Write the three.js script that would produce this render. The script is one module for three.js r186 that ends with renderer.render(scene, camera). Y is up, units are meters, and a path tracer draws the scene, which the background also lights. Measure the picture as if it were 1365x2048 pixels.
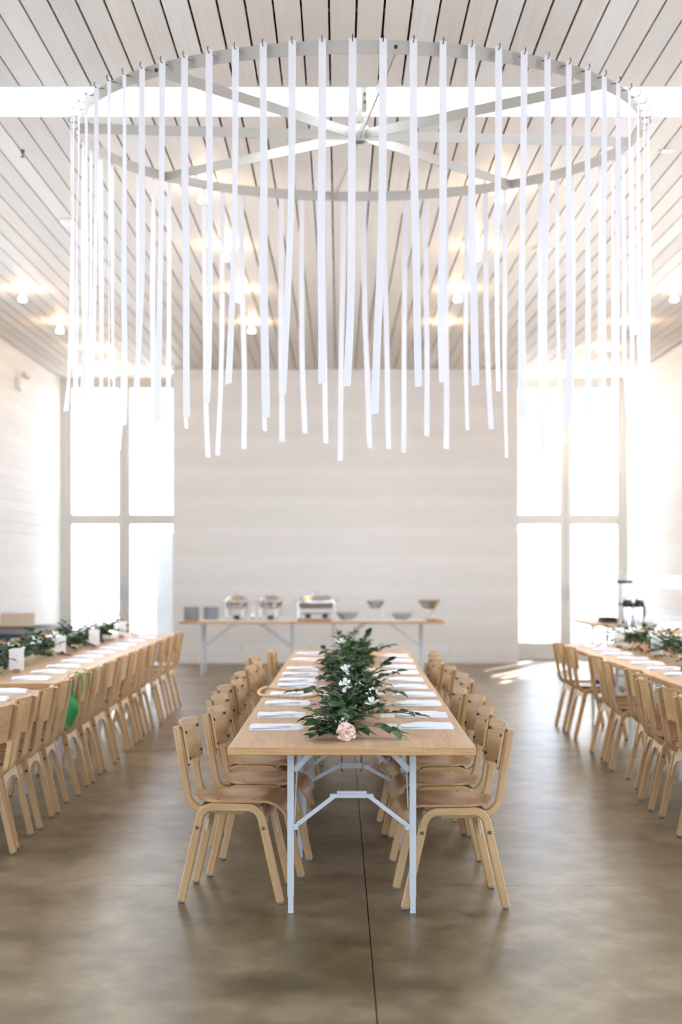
import * as THREE from 'three';
import { mergeGeometries, toCreasedNormals } from 'three/addons/utils/BufferGeometryUtils.js';
import { RoundedBoxGeometry } from 'three/addons/geometries/RoundedBoxGeometry.js';

// ---------------------------------------------------------------- camera, sky, sun, exposure
const scene = new THREE.Scene();
const renderer = new THREE.WebGLRenderer({ antialias: true });
renderer.toneMapping = THREE.LinearToneMapping;
renderer.toneMappingExposure = 1.14;
renderer.shadowMap.enabled = true;

const EYE = 1.5;
const camera = new THREE.PerspectiveCamera(2 * Math.atan(1024 / 3000) * 180 / Math.PI, 1365 / 2048, 0.1, 200);
camera.position.set(0, EYE, 0);
camera.lookAt(0, EYE, -10);
camera.setViewOffset(1365, 2048, 4.5, -109, 1365, 2048);     // rising-front lens: the room's verticals stay upright
camera.focus = 6.9;
camera.userData.fStop = 2.0;

scene.background = new THREE.Color(0.68, 0.82, 1.0);
scene.backgroundIntensity = 5.2;
scene.environmentIntensity = 1;

const sun = new THREE.DirectionalLight(new THREE.Color(1, 0.98, 0.96), 44);
sun.name = 'sun';
sun.position.set(0.41 * 40, 0.466 * 40, -0.912 * 40 - 15);
sun.target.position.set(0, 0, -15);
sun.castShadow = true;
sun.shadow.radius = 1;
Object.assign(sun.shadow.camera, { left: -25, right: 25, top: 25, bottom: -25, near: 1, far: 120 });
sun.shadow.mapSize.set(4096, 4096);
scene.add(sun, sun.target);

// ---------------------------------------------------------------- helpers
let seedState = 12345;
const rnd = () => { seedState = (seedState + 0x6d2b79f5) | 0; let t = Math.imul(seedState ^ (seedState >>> 15), 1 | seedState); t = (t + Math.imul(t ^ (t >>> 7), 61 | t)) ^ t; return ((t ^ (t >>> 14)) >>> 0) / 4294967296; };
const rr = (a, b) => a + (b - a) * rnd();
const V = (x, y, z) => new THREE.Vector3(x, y, z);
const used = new Map();
function numbered(name) {
  const n = used.get(name) ?? 0; used.set(name, n + 1);
  return n ? name + '_' + String(n).padStart(3, '0') : name;
}
function shade(o) { o.castShadow = true; o.receiveShadow = true; return o; }
function part(name, geo, mat, parent) { const m = shade(new THREE.Mesh(geo, mat)); m.name = name; parent.add(m); return m; }
function thing(name, label, category, pos = [0, 0, 0], turn = 0, group) {
  const o = new THREE.Group(); o.name = numbered(name); scene.add(o);
  o.position.set(...pos); o.rotation.y = turn; o.userData = { label, category }; if (group) o.userData.group = group;
  return o;
}
function single(name, geo, mat, label, category, pos = [0, 0, 0], turn = 0, group) {
  const m = shade(new THREE.Mesh(geo, mat)); m.name = numbered(name); scene.add(m);
  m.position.set(...pos); m.rotation.y = turn; m.userData = { label, category }; if (group) m.userData.group = group;
  return m;
}
function structure(name, label, category) {
  const o = new THREE.Group(); o.name = name; o.userData = { label, category, kind: 'structure' }; scene.add(o); return o;
}
function dup(root, label, pos, turn = 0, group) {
  const c = root.clone(); c.name = numbered(root.name.replace(/_\d{3}$/, '')); scene.add(c);
  c.userData = { ...root.userData, label }; if (group) c.userData.group = group;
  c.position.set(...pos); c.rotation.set(0, turn, 0); return c;
}
const ORD = ['first', 'second', 'third', 'fourth', 'fifth', 'sixth', 'seventh', 'eighth', 'ninth', 'tenth', 'eleventh', 'twelfth', 'thirteenth', 'fourteenth', 'fifteenth', 'sixteenth', 'seventeenth', 'eighteenth', 'nineteenth', 'twentieth', 'twenty-first', 'twenty-second', 'twenty-third', 'twenty-fourth'];

// box between two corners with uv in metres; long axis of each face runs along u
function box(x0, x1, y0, y1, z0, z1, uo = 0, vo = 0) {
  const g = new THREE.BoxGeometry(x1 - x0, y1 - y0, z1 - z0); g.translate((x0 + x1) / 2, (y0 + y1) / 2, (z0 + z1) / 2);
  return metreUV(g, uo, vo);
}
function metreUV(g, uo = 0, vo = 0) {
  g.computeBoundingBox(); const s = g.boundingBox.getSize(V(0, 0, 0)).toArray();
  const p = g.attributes.position, n = g.attributes.normal, uv = new Float32Array(p.count * 2);
  for (let i = 0; i < p.count; i++) {
    const a = [Math.abs(n.getX(i)), Math.abs(n.getY(i)), Math.abs(n.getZ(i))], c = [p.getX(i), p.getY(i), p.getZ(i)];
    const k = a.indexOf(Math.max(...a)); let [u, v] = [0, 1, 2].filter((q) => q !== k);
    if (s[v] > s[u]) [u, v] = [v, u];
    uv[i * 2] = c[u] + uo; uv[i * 2 + 1] = c[v] + vo;
  }
  g.setAttribute('uv', new THREE.BufferAttribute(uv, 2)); return g;
}
// rings of equal length -> skin with flat caps
function loft(rings, crease = 0.6, caps = true, closedRing = true) {
  const n = rings[0].length, pos = [], uv = [], idx = [];
  let along = 0;
  rings.forEach((r, i) => {
    if (i) along += rings[i][0].distanceTo(rings[i - 1][0]);
    let per = 0;
    for (let j = 0; j <= n; j++) {
      const q = r[j % n]; if (j) per += q.distanceTo(r[j - 1]);
      pos.push(q.x, q.y, q.z); uv.push(along, per);
    }
  });
  const w = n + 1, last = closedRing ? n : n - 1;
  for (let i = 0; i + 1 < rings.length; i++) for (let j = 0; j < last; j++) {
    const a = i * w + j, b = a + 1, c = a + w, d = c + 1; idx.push(a, c, b, b, c, d);
  }
  if (caps) for (const [i, flip] of [[0, 0], [rings.length - 1, 1]]) {
    const base = pos.length / 3; const cen = rings[i].reduce((s, q) => s.add(q), V(0, 0, 0)).multiplyScalar(1 / n);
    pos.push(cen.x, cen.y, cen.z); uv.push(0, 0);
    rings[i].forEach((q) => { pos.push(q.x, q.y, q.z); uv.push(q.x, q.z); });
    for (let j = 0; j < n; j++) { const a = base + 1 + j, b = base + 1 + (j + 1) % n; flip ? idx.push(base, a, b) : idx.push(base, b, a); }
  }
  const g = new THREE.BufferGeometry(); g.setAttribute('position', new THREE.Float32BufferAttribute(pos, 3)); g.setAttribute('uv', new THREE.Float32BufferAttribute(uv, 2)); g.setIndex(idx);
  return toCreasedNormals(fixWinding(g), crease);
}
function fixWinding(g) { // outward faces: positive signed volume
  const p = g.attributes.position, ix = g.index.array; let vol = 0; const a = V(0, 0, 0), b = V(0, 0, 0), c = V(0, 0, 0);
  for (let i = 0; i < ix.length; i += 3) { a.fromBufferAttribute(p, ix[i]); b.fromBufferAttribute(p, ix[i + 1]); c.fromBufferAttribute(p, ix[i + 2]); vol += a.dot(b.cross(c)); }
  if (vol < 0) { const arr = Array.from(ix); for (let i = 0; i < arr.length; i += 3) [arr[i], arr[i + 1]] = [arr[i + 1], arr[i]]; g.setIndex(arr); }
  return g;
}
// 2D path with rounded corners
function fillet(pts, rad, seg = 7) {
  const out = [pts[0]];
  for (let i = 1; i + 1 < pts.length; i++) {
    const [a, b, c] = [pts[i - 1], pts[i], pts[i + 1]].map((q) => new THREE.Vector2(...q));
    const u = a.clone().sub(b).normalize(), v = c.clone().sub(b).normalize(), r = Array.isArray(rad) ? rad[i - 1] : rad;
    const ang = Math.acos(Math.min(1, Math.max(-1, u.dot(v)))), d = r / Math.tan(ang / 2);
    const p0 = b.clone().addScaledVector(u, d), p1 = b.clone().addScaledVector(v, d);
    const cen = b.clone().addScaledVector(u.clone().add(v).normalize(), r / Math.sin(ang / 2));
    const a0 = Math.atan2(p0.y - cen.y, p0.x - cen.x); let a1 = Math.atan2(p1.y - cen.y, p1.x - cen.x);
    while (a1 - a0 > Math.PI) a1 -= 2 * Math.PI; while (a1 - a0 < -Math.PI) a1 += 2 * Math.PI;
    for (let k = 0; k <= seg; k++) { const t = a0 + (a1 - a0) * k / seg; out.push([cen.x + r * Math.cos(t), cen.y + r * Math.sin(t)]); }
  }
  out.push(pts[pts.length - 1]); return out;
}
// flat bar swept along an x-y path; t = half thickness in the plane, w = half width along z
function barXY(path, t, w, z = 0, c = 0.004) {
  const rings = path.map((q, i) => {
    const a = path[Math.max(0, i - 1)], b = path[Math.min(path.length - 1, i + 1)]; const l = Math.hypot(b[0] - a[0], b[1] - a[1]);
    const nx = -(b[1] - a[1]) / l, ny = (b[0] - a[0]) / l;
    return [[t, w - c], [t - c, w], [-t + c, w], [-t, w - c], [-t, -w + c], [-t + c, -w], [t - c, -w], [t, -w + c]].map(([n, zz]) => V(q[0] + nx * n, q[1] + ny * n, z + zz));
  });
  return loft(rings, 0.7);
}
// square or flat bar between two points
function strut(a, b, w, h, up = V(0, 1, 0)) {
  const d = b.clone().sub(a).normalize(); let s = d.clone().cross(up); if (s.length() < 1e-3) s = V(1, 0, 0); s.normalize(); const u = s.clone().cross(d).normalize();
  const ring = (p) => [[-w, -h], [w, -h], [w, h], [-w, h]].map(([i, j]) => p.clone().addScaledVector(s, i / 2).addScaledVector(u, j / 2));
  return loft([ring(a), ring(b)], 0.3);
}
function tube(pts, r, seg = 24, rad = 6, closed = false) { return new THREE.TubeGeometry(new THREE.CatmullRomCurve3(pts, closed, 'catmullrom', 0.4), seg, r, rad, closed); }
function rod(a, b, r, n = 8) {
  const g = new THREE.CylinderGeometry(r, r, a.distanceTo(b), n); g.translate(0, a.distanceTo(b) / 2, 0);
  g.applyQuaternion(new THREE.Quaternion().setFromUnitVectors(V(0, 1, 0), b.clone().sub(a).normalize())); return g.translate(a.x, a.y, a.z);
}
const lathe = (pts, n = 28) => new THREE.LatheGeometry(pts.map((q) => new THREE.Vector2(...q)), n);
const merge = (list) => mergeGeometries(list.map((g) => { const q = g.index ? g.toNonIndexed() : g; for (const k of Object.keys(q.attributes)) if (!['position', 'normal', 'uv'].includes(k)) q.deleteAttribute(k); return q; }));

// ---------------------------------------------------------------- computed textures
const hash = (x, y, s) => { let h = Math.imul(x, 374761393) ^ Math.imul(y, 668265263) ^ Math.imul(s, 1274126177); h = Math.imul(h ^ (h >>> 13), 1274126177); return ((h ^ (h >>> 16)) >>> 0) / 4294967296; };
function pnoise(x, y, px, py, s) { // periodic value noise
  const xi = Math.floor(x), yi = Math.floor(y), fx = x - xi, fy = y - yi, u = fx * fx * (3 - 2 * fx), v = fy * fy * (3 - 2 * fy);
  const m = (a, b) => ((a % b) + b) % b, h = (i, j) => hash(m(xi + i, px), m(yi + j, py), s);
  return (h(0, 0) * (1 - u) + h(1, 0) * u) * (1 - v) + (h(0, 1) * (1 - u) + h(1, 1) * u) * v;
}
function fbm(u, v, fx, fy, oct, s) { let a = 0.5, t = 0, n = 0; for (let o = 0; o < oct; o++) { t += a * pnoise(u * fx, v * fy, fx, fy, s + o * 7); n += a; a *= 0.5; fx *= 2; fy *= 2; } return t / n; }
function texture(w, h, f, srgb = true, rep = [1, 1]) {
  const d = new Uint8Array(w * h * 4);
  for (let y = 0; y < h; y++) for (let x = 0; x < w; x++) { const c = f(x / w, y / h), i = (y * w + x) * 4; const a = Array.isArray(c) ? c : [c, c, c]; for (let k = 0; k < 3; k++) d[i + k] = Math.max(0, Math.min(255, a[k])); d[i + 3] = 255; }
  const t = new THREE.DataTexture(d, w, h); t.wrapS = t.wrapT = THREE.RepeatWrapping; t.magFilter = THREE.LinearFilter; t.minFilter = THREE.LinearMipmapLinearFilter; t.generateMipmaps = true;
  if (srgb) t.colorSpace = THREE.SRGBColorSpace; t.repeat.set(...rep); t.needsUpdate = true; return t;
}
const mix3 = (a, b, t) => a.map((q, i) => q + (b[i] - q) * t);
function woodTexture(w, h, light, dark, lines, seed, size, stave = 0) {
  return texture(w, h, (u, v) => {
    const warp = fbm(u, v, 3, 6, 3, seed) * 0.10, vv = v + warp;
    const ring = 0.5 + 0.5 * Math.sin((vv * lines + fbm(u, v, 2, 10, 2, seed + 3) * 2.2) * 6.28318);
    const fine = fbm(u, v, 12, 160, 2, seed + 9), pores = fbm(u, v, 30, 256, 1, seed + 21);
    let t = 0.16 * ring * ring + 0.42 * (fine - 0.3) + (pores > 0.84 ? 0.16 : 0) + 0.35 * (fbm(u, v, 2, 4, 3, seed + 5) - 0.4);
    if (stave) { const k = Math.floor(v * stave); t += 0.30 * (hash(k, Math.floor(u * 2 + hash(k, 3, seed) * 2) % 2, seed) - 0.45); }
    return mix3(light, dark, Math.max(0, Math.min(1, t)));
  }, true, size);
}
const tableWood = woodTexture(1024, 1024, [202, 166, 128], [152, 109, 70], 9, 11, [1 / 1.6, 1 / 1.03], 12);
const edgeWood = woodTexture(512, 256, [206, 164, 112], [138, 92, 48], 4, 61, [1 / 0.8, 1 / 0.12], 3);
const litWood = woodTexture(256, 256, [220, 196, 164], [186, 154, 114], 4, 47, [1 / 0.5, 1 / 0.3]);  // chair ply again, lightened to carry window light on the aprons
const chairWood = woodTexture(512, 512, [194, 156, 109], [146, 104, 62], 5, 31, [1 / 0.7, 1 / 0.3]);
const plankTex = texture(1024, 256, (u, v) => {
  const g = fbm(u, v, 4, 60, 3, 71), b = fbm(u, v, 6, 3, 3, 77); let knot = 0;
  for (const [kx, ky, r] of [[0.13, 0.3, 0.012], [0.41, 0.7, 0.015], [0.66, 0.22, 0.01], [0.86, 0.62, 0.013]]) { const d = Math.hypot((u - kx), (v - ky) * 0.25) / r; if (d < 1) knot = Math.max(knot, (1 - d) * (0.5 + 0.5 * Math.sin(d * 12))); }
  const t = 0.5 * (g - 0.5) + 0.35 * (b - 0.5) + 0.45 * knot; return mix3([238, 233, 228], [204, 192, 181], Math.max(0, Math.min(1, 0.13 + 0.6 * t)));
}, true, [1 / 3.1, 1 / 0.6]);
const paintTex = texture(512, 256, (u, v) => { const g = fbm(u, v, 6, 50, 3, 91), b = fbm(u, v, 5, 5, 3, 97); const t = 5 * (g - 0.5) + 6 * (b - 0.5); return [238 + t, 237 + t, 236 + t]; }, true, [1 / 2.3, 1 / 0.7]);
const concreteTex = texture(2048, 2048, (u, v) => {
  const big = fbm(u, v, 3, 3, 4, 101), mid = fbm(u, v, 13, 12, 4, 107), fine = fbm(u, v, 190, 190, 2, 113), trow = fbm(u, v, 44, 36, 3, 117);
  const t = 0.48 + 0.8 * (big - 0.5) + 1.25 * (mid - 0.5) + 0.8 * (trow - 0.5) + 0.25 * (fine - 0.5);
  return mix3([140, 122, 94], [86, 70, 45], Math.max(0, Math.min(1, t)));
}, true, [1 / 4.3, 1 / 4.3]);
const concreteRelief = texture(1024, 1024, (u, v) => 128 + 150 * (fbm(u, v, 11, 10, 5, 141) - 0.5) + 40 * (fbm(u, v, 50, 50, 2, 143) - 0.5), false, [1 / 3.1, 1 / 3.1]);
const clothBump = texture(256, 256, (u, v) => 128 + 50 * Math.sin(u * 6.2832 * 64) * Math.sin(v * 6.2832 * 64) + 60 * (fbm(u, v, 20, 20, 3, 151) - 0.5), false, [1 / 0.12, 1 / 0.12]);

// ---------------------------------------------------------------- materials
const M = (o) => new THREE.MeshStandardMaterial(o), P = (o) => new THREE.MeshPhysicalMaterial(o);
const srgb = (r, g, b) => new THREE.Color().setRGB(r / 255, g / 255, b / 255, THREE.SRGBColorSpace);
const mats = {
  concrete: P({ map: concreteTex, roughness: 0.34, specularIntensity: 0.7, bumpMap: concreteRelief, bumpScale: 0.0006 }),
  joint: M({ color: srgb(48, 42, 36), roughness: 0.9 }),
  plank: [[255, 255, 255], [250, 246, 242], [244, 241, 238], [252, 247, 241]].map((c) => M({ map: plankTex, color: srgb(...c), roughness: 0.6 })),
  paint: [[255, 255, 255], [251, 251, 250], [253, 252, 252]].map((c) => M({ map: paintTex, color: srgb(...c), roughness: 0.55 })),
  white: M({ color: srgb(238, 237, 235), roughness: 0.5 }),
  frame: M({ color: srgb(222, 220, 216), roughness: 0.45 }),
  batten: M({ color: srgb(176, 150, 112), roughness: 0.8 }),
  glass: P({ color: 0xffffff, transmission: 1, roughness: 0, thickness: 0, ior: 1.5 }),
  chair: M({ map: chairWood, roughness: 0.42 }),
  chairLit: M({ map: litWood, roughness: 0.5 }),
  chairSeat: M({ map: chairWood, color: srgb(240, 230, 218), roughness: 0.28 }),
  table: M({ map: tableWood, roughness: 0.5 }),
  tableEdge: M({ map: edgeWood, roughness: 0.6 }),
  steelPaint: M({ color: srgb(192, 194, 196), roughness: 0.4 }),
  galv: M({ color: srgb(196, 192, 186), metalness: 0.75, roughness: 0.42 }),
  bolt: M({ color: srgb(90, 82, 66), metalness: 0.9, roughness: 0.35 }),
  glide: M({ color: srgb(126, 124, 120), roughness: 0.6 }),
  chrome: M({ color: srgb(214, 215, 217), metalness: 1, roughness: 0.14 }),
  brushed: M({ color: srgb(200, 202, 205), metalness: 1, roughness: 0.28 }),
  black: M({ color: srgb(28, 28, 30), roughness: 0.45 }),
  ribbon: P({ color: srgb(246, 243, 247), roughness: 0.6, sheen: 0.4, sheenColor: srgb(255, 255, 255), sheenRoughness: 0.5, transmission: 0.15, thickness: 0, side: THREE.DoubleSide }),
  napkin: M({ color: srgb(240, 239, 243), roughness: 0.85, bumpMap: clothBump, bumpScale: 0.0004 }),
  cloth: M({ color: srgb(240, 238, 238), roughness: 0.85, bumpMap: clothBump, bumpScale: 0.0004 }),
  paper: M({ color: srgb(236, 230, 224), roughness: 0.8 }),
  cardWood: M({ map: chairWood, color: srgb(240, 225, 205), roughness: 0.6 }),
  leaf: [[30, 62, 28], [24, 48, 24], [48, 80, 36], [80, 110, 62]].map((c) => P({ color: srgb(...c), roughness: 0.5, specularIntensity: 0.6, side: THREE.DoubleSide })),
  stem: M({ color: srgb(92, 84, 54), roughness: 0.7 }),
  petalWhite: P({ color: srgb(244, 242, 236), roughness: 0.7, side: THREE.DoubleSide }),
  petalBlush: P({ color: srgb(254, 232, 218), roughness: 0.75, side: THREE.DoubleSide }),
  petalPink: P({ color: srgb(252, 216, 198), roughness: 0.75, side: THREE.DoubleSide }),
  petalPeach: P({ color: srgb(228, 178, 142), roughness: 0.75, side: THREE.DoubleSide }),
  stamen: M({ color: srgb(222, 206, 130), roughness: 0.7 }),
  sepal: M({ color: srgb(96, 128, 70), roughness: 0.6, side: THREE.DoubleSide }),
  bead: M({ color: srgb(222, 186, 138), roughness: 0.55 }),
  plate: M({ color: srgb(226, 229, 231), roughness: 0.25 }),
  greenBag: M({ color: srgb(16, 128, 52), roughness: 0.55, side: THREE.DoubleSide }),
  navy: P({ color: srgb(14, 22, 34), roughness: 0.5, specularIntensity: 0.6, side: THREE.DoubleSide }),
  blueBag: M({ color: srgb(40, 92, 190), roughness: 0.6, side: THREE.DoubleSide }),
  ground: M({ color: srgb(186, 186, 186), roughness: 0.9 }),
  outWhite: M({ color: srgb(236, 235, 232), roughness: 0.7 }),
  outDoorShade: M({ color: srgb(214, 218, 220), roughness: 0.6 }),
  bulb: M({ color: srgb(255, 236, 205), emissive: new THREE.Color(1, 0.82, 0.58), emissiveIntensity: 14, roughness: 0.4 }),
  porcelain: M({ color: srgb(240, 236, 228), roughness: 0.35 }),
  clearGlass: P({ color: 0xffffff, transmission: 1, roughness: 0.02, thickness: 0, ior: 1.45 }),
  basket: M({ color: srgb(160, 126, 92), roughness: 0.8 }),
};

// ---------------------------------------------------------------- the room
const XL = -4.5, XR = 4.66, CEIL = 4.54, ZF = 5.0, ZB = -24.35, BOARD = 0.1513;
const CX0 = -2.56, CX1 = 2.77, ZC = -23.1;         // projecting centre wall
const S0 = -9.52, S1 = -10.12;                      // skylight slot

{ // floor: concrete slabs with saw-cut joints
  const floor = structure('floor', 'polished brown concrete floor with saw-cut joints', 'floor');
  const xs = [XL - 0.2, 0.127, XR + 0.2], zs = [ZF + 0.2, -1.9, -7.05, -12.2, -17.35, -22.5, ZB - 0.3];
  for (let i = 0; i < 2; i++) for (let j = 0; j + 1 < zs.length; j++) {
    const g = box(xs[i] + 0.0022, xs[i + 1] - 0.0022, -0.1, 0, zs[j + 1] + 0.0022, zs[j] - 0.0022);
    const p = g.attributes.position, uv = g.attributes.uv; for (let k = 0; k < p.count; k++) uv.setXY(k, p.getX(k), p.getZ(k));
    part('slab', g, mats.concrete, floor);
  }
  part('joint_filler', box(xs[0], xs[2], -0.14, -0.006, zs[6], zs[0]), mats.joint, floor);
}
{ // ceiling of white-washed boards with open dark gaps, battens above
  const ceil = structure('ceiling', 'white-washed board ceiling with narrow dark gaps between the boards', 'ceiling');
  const n = Math.floor((XR - XL) / BOARD), off = 0.0975;   // phase read from the photograph
  const first = Math.ceil((XL - off) / BOARD);
  for (let k = first - 1; k <= first + n; k++) {
    const a = off + k * BOARD, g = 0.0055 + 0.002 * hash(k, 5, 9); let x0 = Math.max(XL, a + g), x1 = Math.min(XR, a + BOARD - g); if (x1 - x0 < 0.02) continue;
    const far = (x1 > CX0 && x0 < CX1) ? ZC - 0.02 : ZB;
    for (const [z0, z1] of [[S0 + 0.03, ZF], [far, S1 - 0.026]]) part('plank', box(x0, x1, CEIL, CEIL + 0.019, z0, z1, hash(k, z1 | 0, 4) * 3, hash(k, 2, 8)), mats.plank[Math.floor(hash(k, z1 | 0, 17) * 4)], ceil);
  }
  for (const z of [-1.05, -3.45, -5.85, -7.65, -8.25, -8.84, -9.45, -10.2, -10.8, -11.4, -12, -12.6, -13.2, -13.8, -15, -16.2, -17.4, -18.6, -19.8, -21, -22.2, -23.4])
    part('batten', box(XL, XR, CEIL + 0.0195, CEIL + 0.05, z - 0.02, z + 0.02), mats.batten, ceil);
  part('roof_underlay', merge([box(XL, XR, CEIL + 0.22, CEIL + 0.24, S0 + 0.03, ZF), box(XL, XR, CEIL + 0.22, CEIL + 0.24, ZB, S1 - 0.03)]), mats.batten, ceil);
  part('roof', merge([box(XL - 0.4, XR + 0.4, CEIL + 0.241, CEIL + 0.5, S0 + 0.03, ZF + 0.4), box(XL - 0.4, XR + 0.4, CEIL + 0.241, CEIL + 0.5, ZB - 0.3, S1 - 0.03)]), mats.outWhite, ceil);
  // skylight well
  const well = structure('window_4', 'bright skylight slot running across the board ceiling', 'skylight');
  const xm = [XL, -1.6, 1.3, XR];
  for (let i = 0; i < 3; i++) {
    part('fascia', box(xm[i] + 0.0015, xm[i + 1] - 0.0015, CEIL - 0.001, CEIL + 0.137, S1 - 0.025, S1), mats.white, well);
    part('fascia', box(xm[i] + 0.0015, xm[i + 1] - 0.0015, CEIL + 0.14, 5.15, S1 - 0.03, S1 - 0.005), mats.white, well);
    part('fascia', box(xm[i] + 0.0015, xm[i + 1] - 0.0015, CEIL - 0.001, 5.15, S0, S0 + 0.028), mats.white, well);
  }
  part('end_board', box(XL - 0.03, XL, CEIL, 5.15, S1, S0), mats.white, well); part('end_board', box(XR, XR + 0.03, CEIL, 5.15, S1, S0), mats.white, well);
  for (let i = 0; i < 4; i++) { const w = (XR - XL) / 4; part('pane', box(XL + i * w + 0.02, XL + (i + 1) * w - 0.02, 5.12, 5.126, S1, S0), mats.glass, well); }
  for (let i = 0; i < 5; i++) { const x = XL + i * (XR - XL) / 4; part('glazing_bar', box(x - 0.02, x + 0.02, 5.1, 5.16, S1 - 0.03, S0 + 0.03), mats.frame, well); }
}
function boardWall(g, rows, make) { for (let r = 0; r < rows; r++) { const y0 = r * BOARD + 0.0012, y1 = Math.min((r + 1) * BOARD - 0.0012, CEIL - 0.002); if (y1 > y0) make(y0, y1, r); } }
{ // walls with horizontal boards
  const rows = Math.ceil(CEIL / BOARD);
  const OPEN = [[-17.0, -9.3, 27], [-7.6, -1.2, 23]];           // unseen side bays added for fill light: from, to, height in boards
  const cut = (list, holes) => holes.reduce((segs, [h0, h1]) => segs.flatMap(([a, b]) => [[a, Math.min(b, h0)], [Math.max(a, h1), b]].filter(([p, q]) => q - p > 0.01)), list);
  const left = structure('wall_left', 'white shiplap wall along the left side of the hall', 'wall');
  boardWall(left, rows, (y0, y1, r) => { for (const [a, b] of cut([[ZB, ZF]], OPEN.filter((o) => r < o[2]))) part('plank', box(XL - 0.02, XL, y0, y1, a, b, hash(r, 1, 1) * 2, hash(r, 2, 1)), mats.paint[r % 3], left); });
  part('wall_core', merge([...OPEN.map(([a, b, n]) => box(XL - 0.2, XL - 0.0205, n * BOARD, CEIL + 0.24, a, b)), ...cut([[ZB - 0.1, ZF + 0.25]], OPEN).map(([a, b]) => box(XL - 0.2, XL - 0.0205, 0, CEIL + 0.24, a, b))]), mats.frame, left);
  const right = structure('wall_right', 'white shiplap wall along the right side of the hall', 'wall');
  const SL0 = -23.03, SL1 = -18.9, slotRow = 8;
  boardWall(right, rows, (y0, y1, r) => {
    const holes = OPEN.filter((o) => r < o[2]); if (r === slotRow) holes.push([SL0, SL1]);
    for (const [a, b] of cut([[ZB, ZF]], holes)) part('plank', box(XR, XR + 0.02, y0, y1, a, b, hash(r, 3, 1) * 2, hash(r, 4, 1)), mats.paint[(r + 1) % 3], right);
  });
  const sy0 = slotRow * BOARD, sy1 = sy0 + BOARD, R = (y0, y1, z0, z1) => box(XR + 0.0205, XR + 0.12, y0, y1, z0, z1);
  part('wall_core', merge([...OPEN.map(([a, b, n]) => R(n * BOARD, CEIL + 0.24, a, b)), ...cut([[ZB - 0.1, ZF + 0.25]], [...OPEN, [SL0, SL1]]).map(([a, b]) => R(0, CEIL + 0.24, a, b)), R(0, sy0, SL0, SL1), R(sy1, CEIL + 0.24, SL0, SL1)]), mats.frame, right);
  let wn = 6;
  for (const [side, xa, name] of [['left', XL - 0.12, 'left'], ['right', XR + 0.06, 'right']]) OPEN.forEach(([z0, z1, rowsUp], i) => {
    const oh = rowsUp * BOARD;
    const w = structure('window_' + wn++, `unseen glazed bay added for fill light in the ${name} wall, ${i ? 'nearer' : 'farther'} one`, 'window'), n = 6, st = (z1 - z0) / n;
    for (let k = 0; k < n; k++) part('pane', box(xa, xa + 0.006, 0.08, oh - 0.06, z0 + k * st + 0.03, z0 + (k + 1) * st - 0.03), mats.glass, w);
    for (let k = 0; k <= n; k++) part('mullion', box(xa - 0.03, xa + 0.036, 0, oh, z0 + k * st - (k ? 0.03 : 0), z0 + k * st + (k < n ? 0.03 : 0)), mats.frame, w);
    part('rail', box(xa - 0.029, xa + 0.035, 0, 0.08, z0, z1), mats.frame, w); part('rail', box(xa - 0.029, xa + 0.035, oh - 0.06, oh, z0, z1), mats.frame, w);
  });
  const slot = structure('window_3', 'narrow horizontal strip window low in the right wall', 'window');
  part('pane', box(XR + 0.03, XR + 0.036, sy0, sy1, SL0, SL1), mats.glass, slot);
  const back = structure('wall_back', 'white shiplap wall at the far end behind the buffet', 'wall');
  boardWall(back, rows, (y0, y1, r) => part('plank', box(CX0, CX1, y0, y1, ZC - 0.02, ZC, hash(r, 6, 1) * 2, hash(r, 7, 1)), mats.paint[(r + 2) % 3], back));
  part('return_panel', box(CX0, CX0 + 0.02, 0, CEIL, ZB, ZC - 0.021), mats.white, back); part('return_panel', box(CX1 - 0.02, CX1, 0, CEIL, ZB, ZC - 0.021), mats.white, back);
  part('wall_core', box(CX0 + 0.021, CX1 - 0.021, 0, CEIL + 0.24, ZB - 0.1, ZC - 0.0205), mats.frame, back);
  const base = structure('baseboard_back', 'thin beige base trim under the far wall', 'baseboard');
  part('trim_board', box(CX0, CX1, 0, 0.02, ZC, ZC + 0.012), M({ color: srgb(206, 196, 180), roughness: 0.6 }), base);
  // unseen wall behind the camera, its wide glazing added for fill light
  const front = structure('wall_front', 'white end wall behind the viewer with glazing added for fill light', 'wall');
  const fx0 = -3.9, fx1 = 4.06, fy1 = 4.1;
  part('pier', box(XL, fx0, 0, CEIL + 0.24, ZF, ZF + 0.25), mats.white, front); part('pier', box(fx1, XR, 0, CEIL + 0.24, ZF, ZF + 0.25), mats.white, front);
  part('header', box(fx0, fx1, fy1, CEIL + 0.24, ZF, ZF + 0.25), mats.white, front);
  const w5 = structure('window_5', 'unseen glazed front added behind the viewer for fill light', 'window');
  const bays = 5, bw = (fx1 - fx0) / bays;
  for (let i = 0; i < bays; i++) part('pane', box(fx0 + i * bw + 0.04, fx0 + (i + 1) * bw - 0.04, 0.1, fy1 - 0.04, ZF + 0.1, ZF + 0.106), mats.glass, w5);
  for (let i = 0; i <= bays; i++) part('mullion', box(fx0 + i * bw - 0.04, fx0 + i * bw + 0.04, 0, fy1, ZF + 0.06, ZF + 0.15), mats.frame, w5);
  part('rail', box(fx0, fx1, 0, 0.1, ZF + 0.06, ZF + 0.15), mats.frame, w5); part('rail', box(fx0, fx1, 2.15, 2.25, ZF + 0.061, ZF + 0.149), mats.frame, w5);
}
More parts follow.
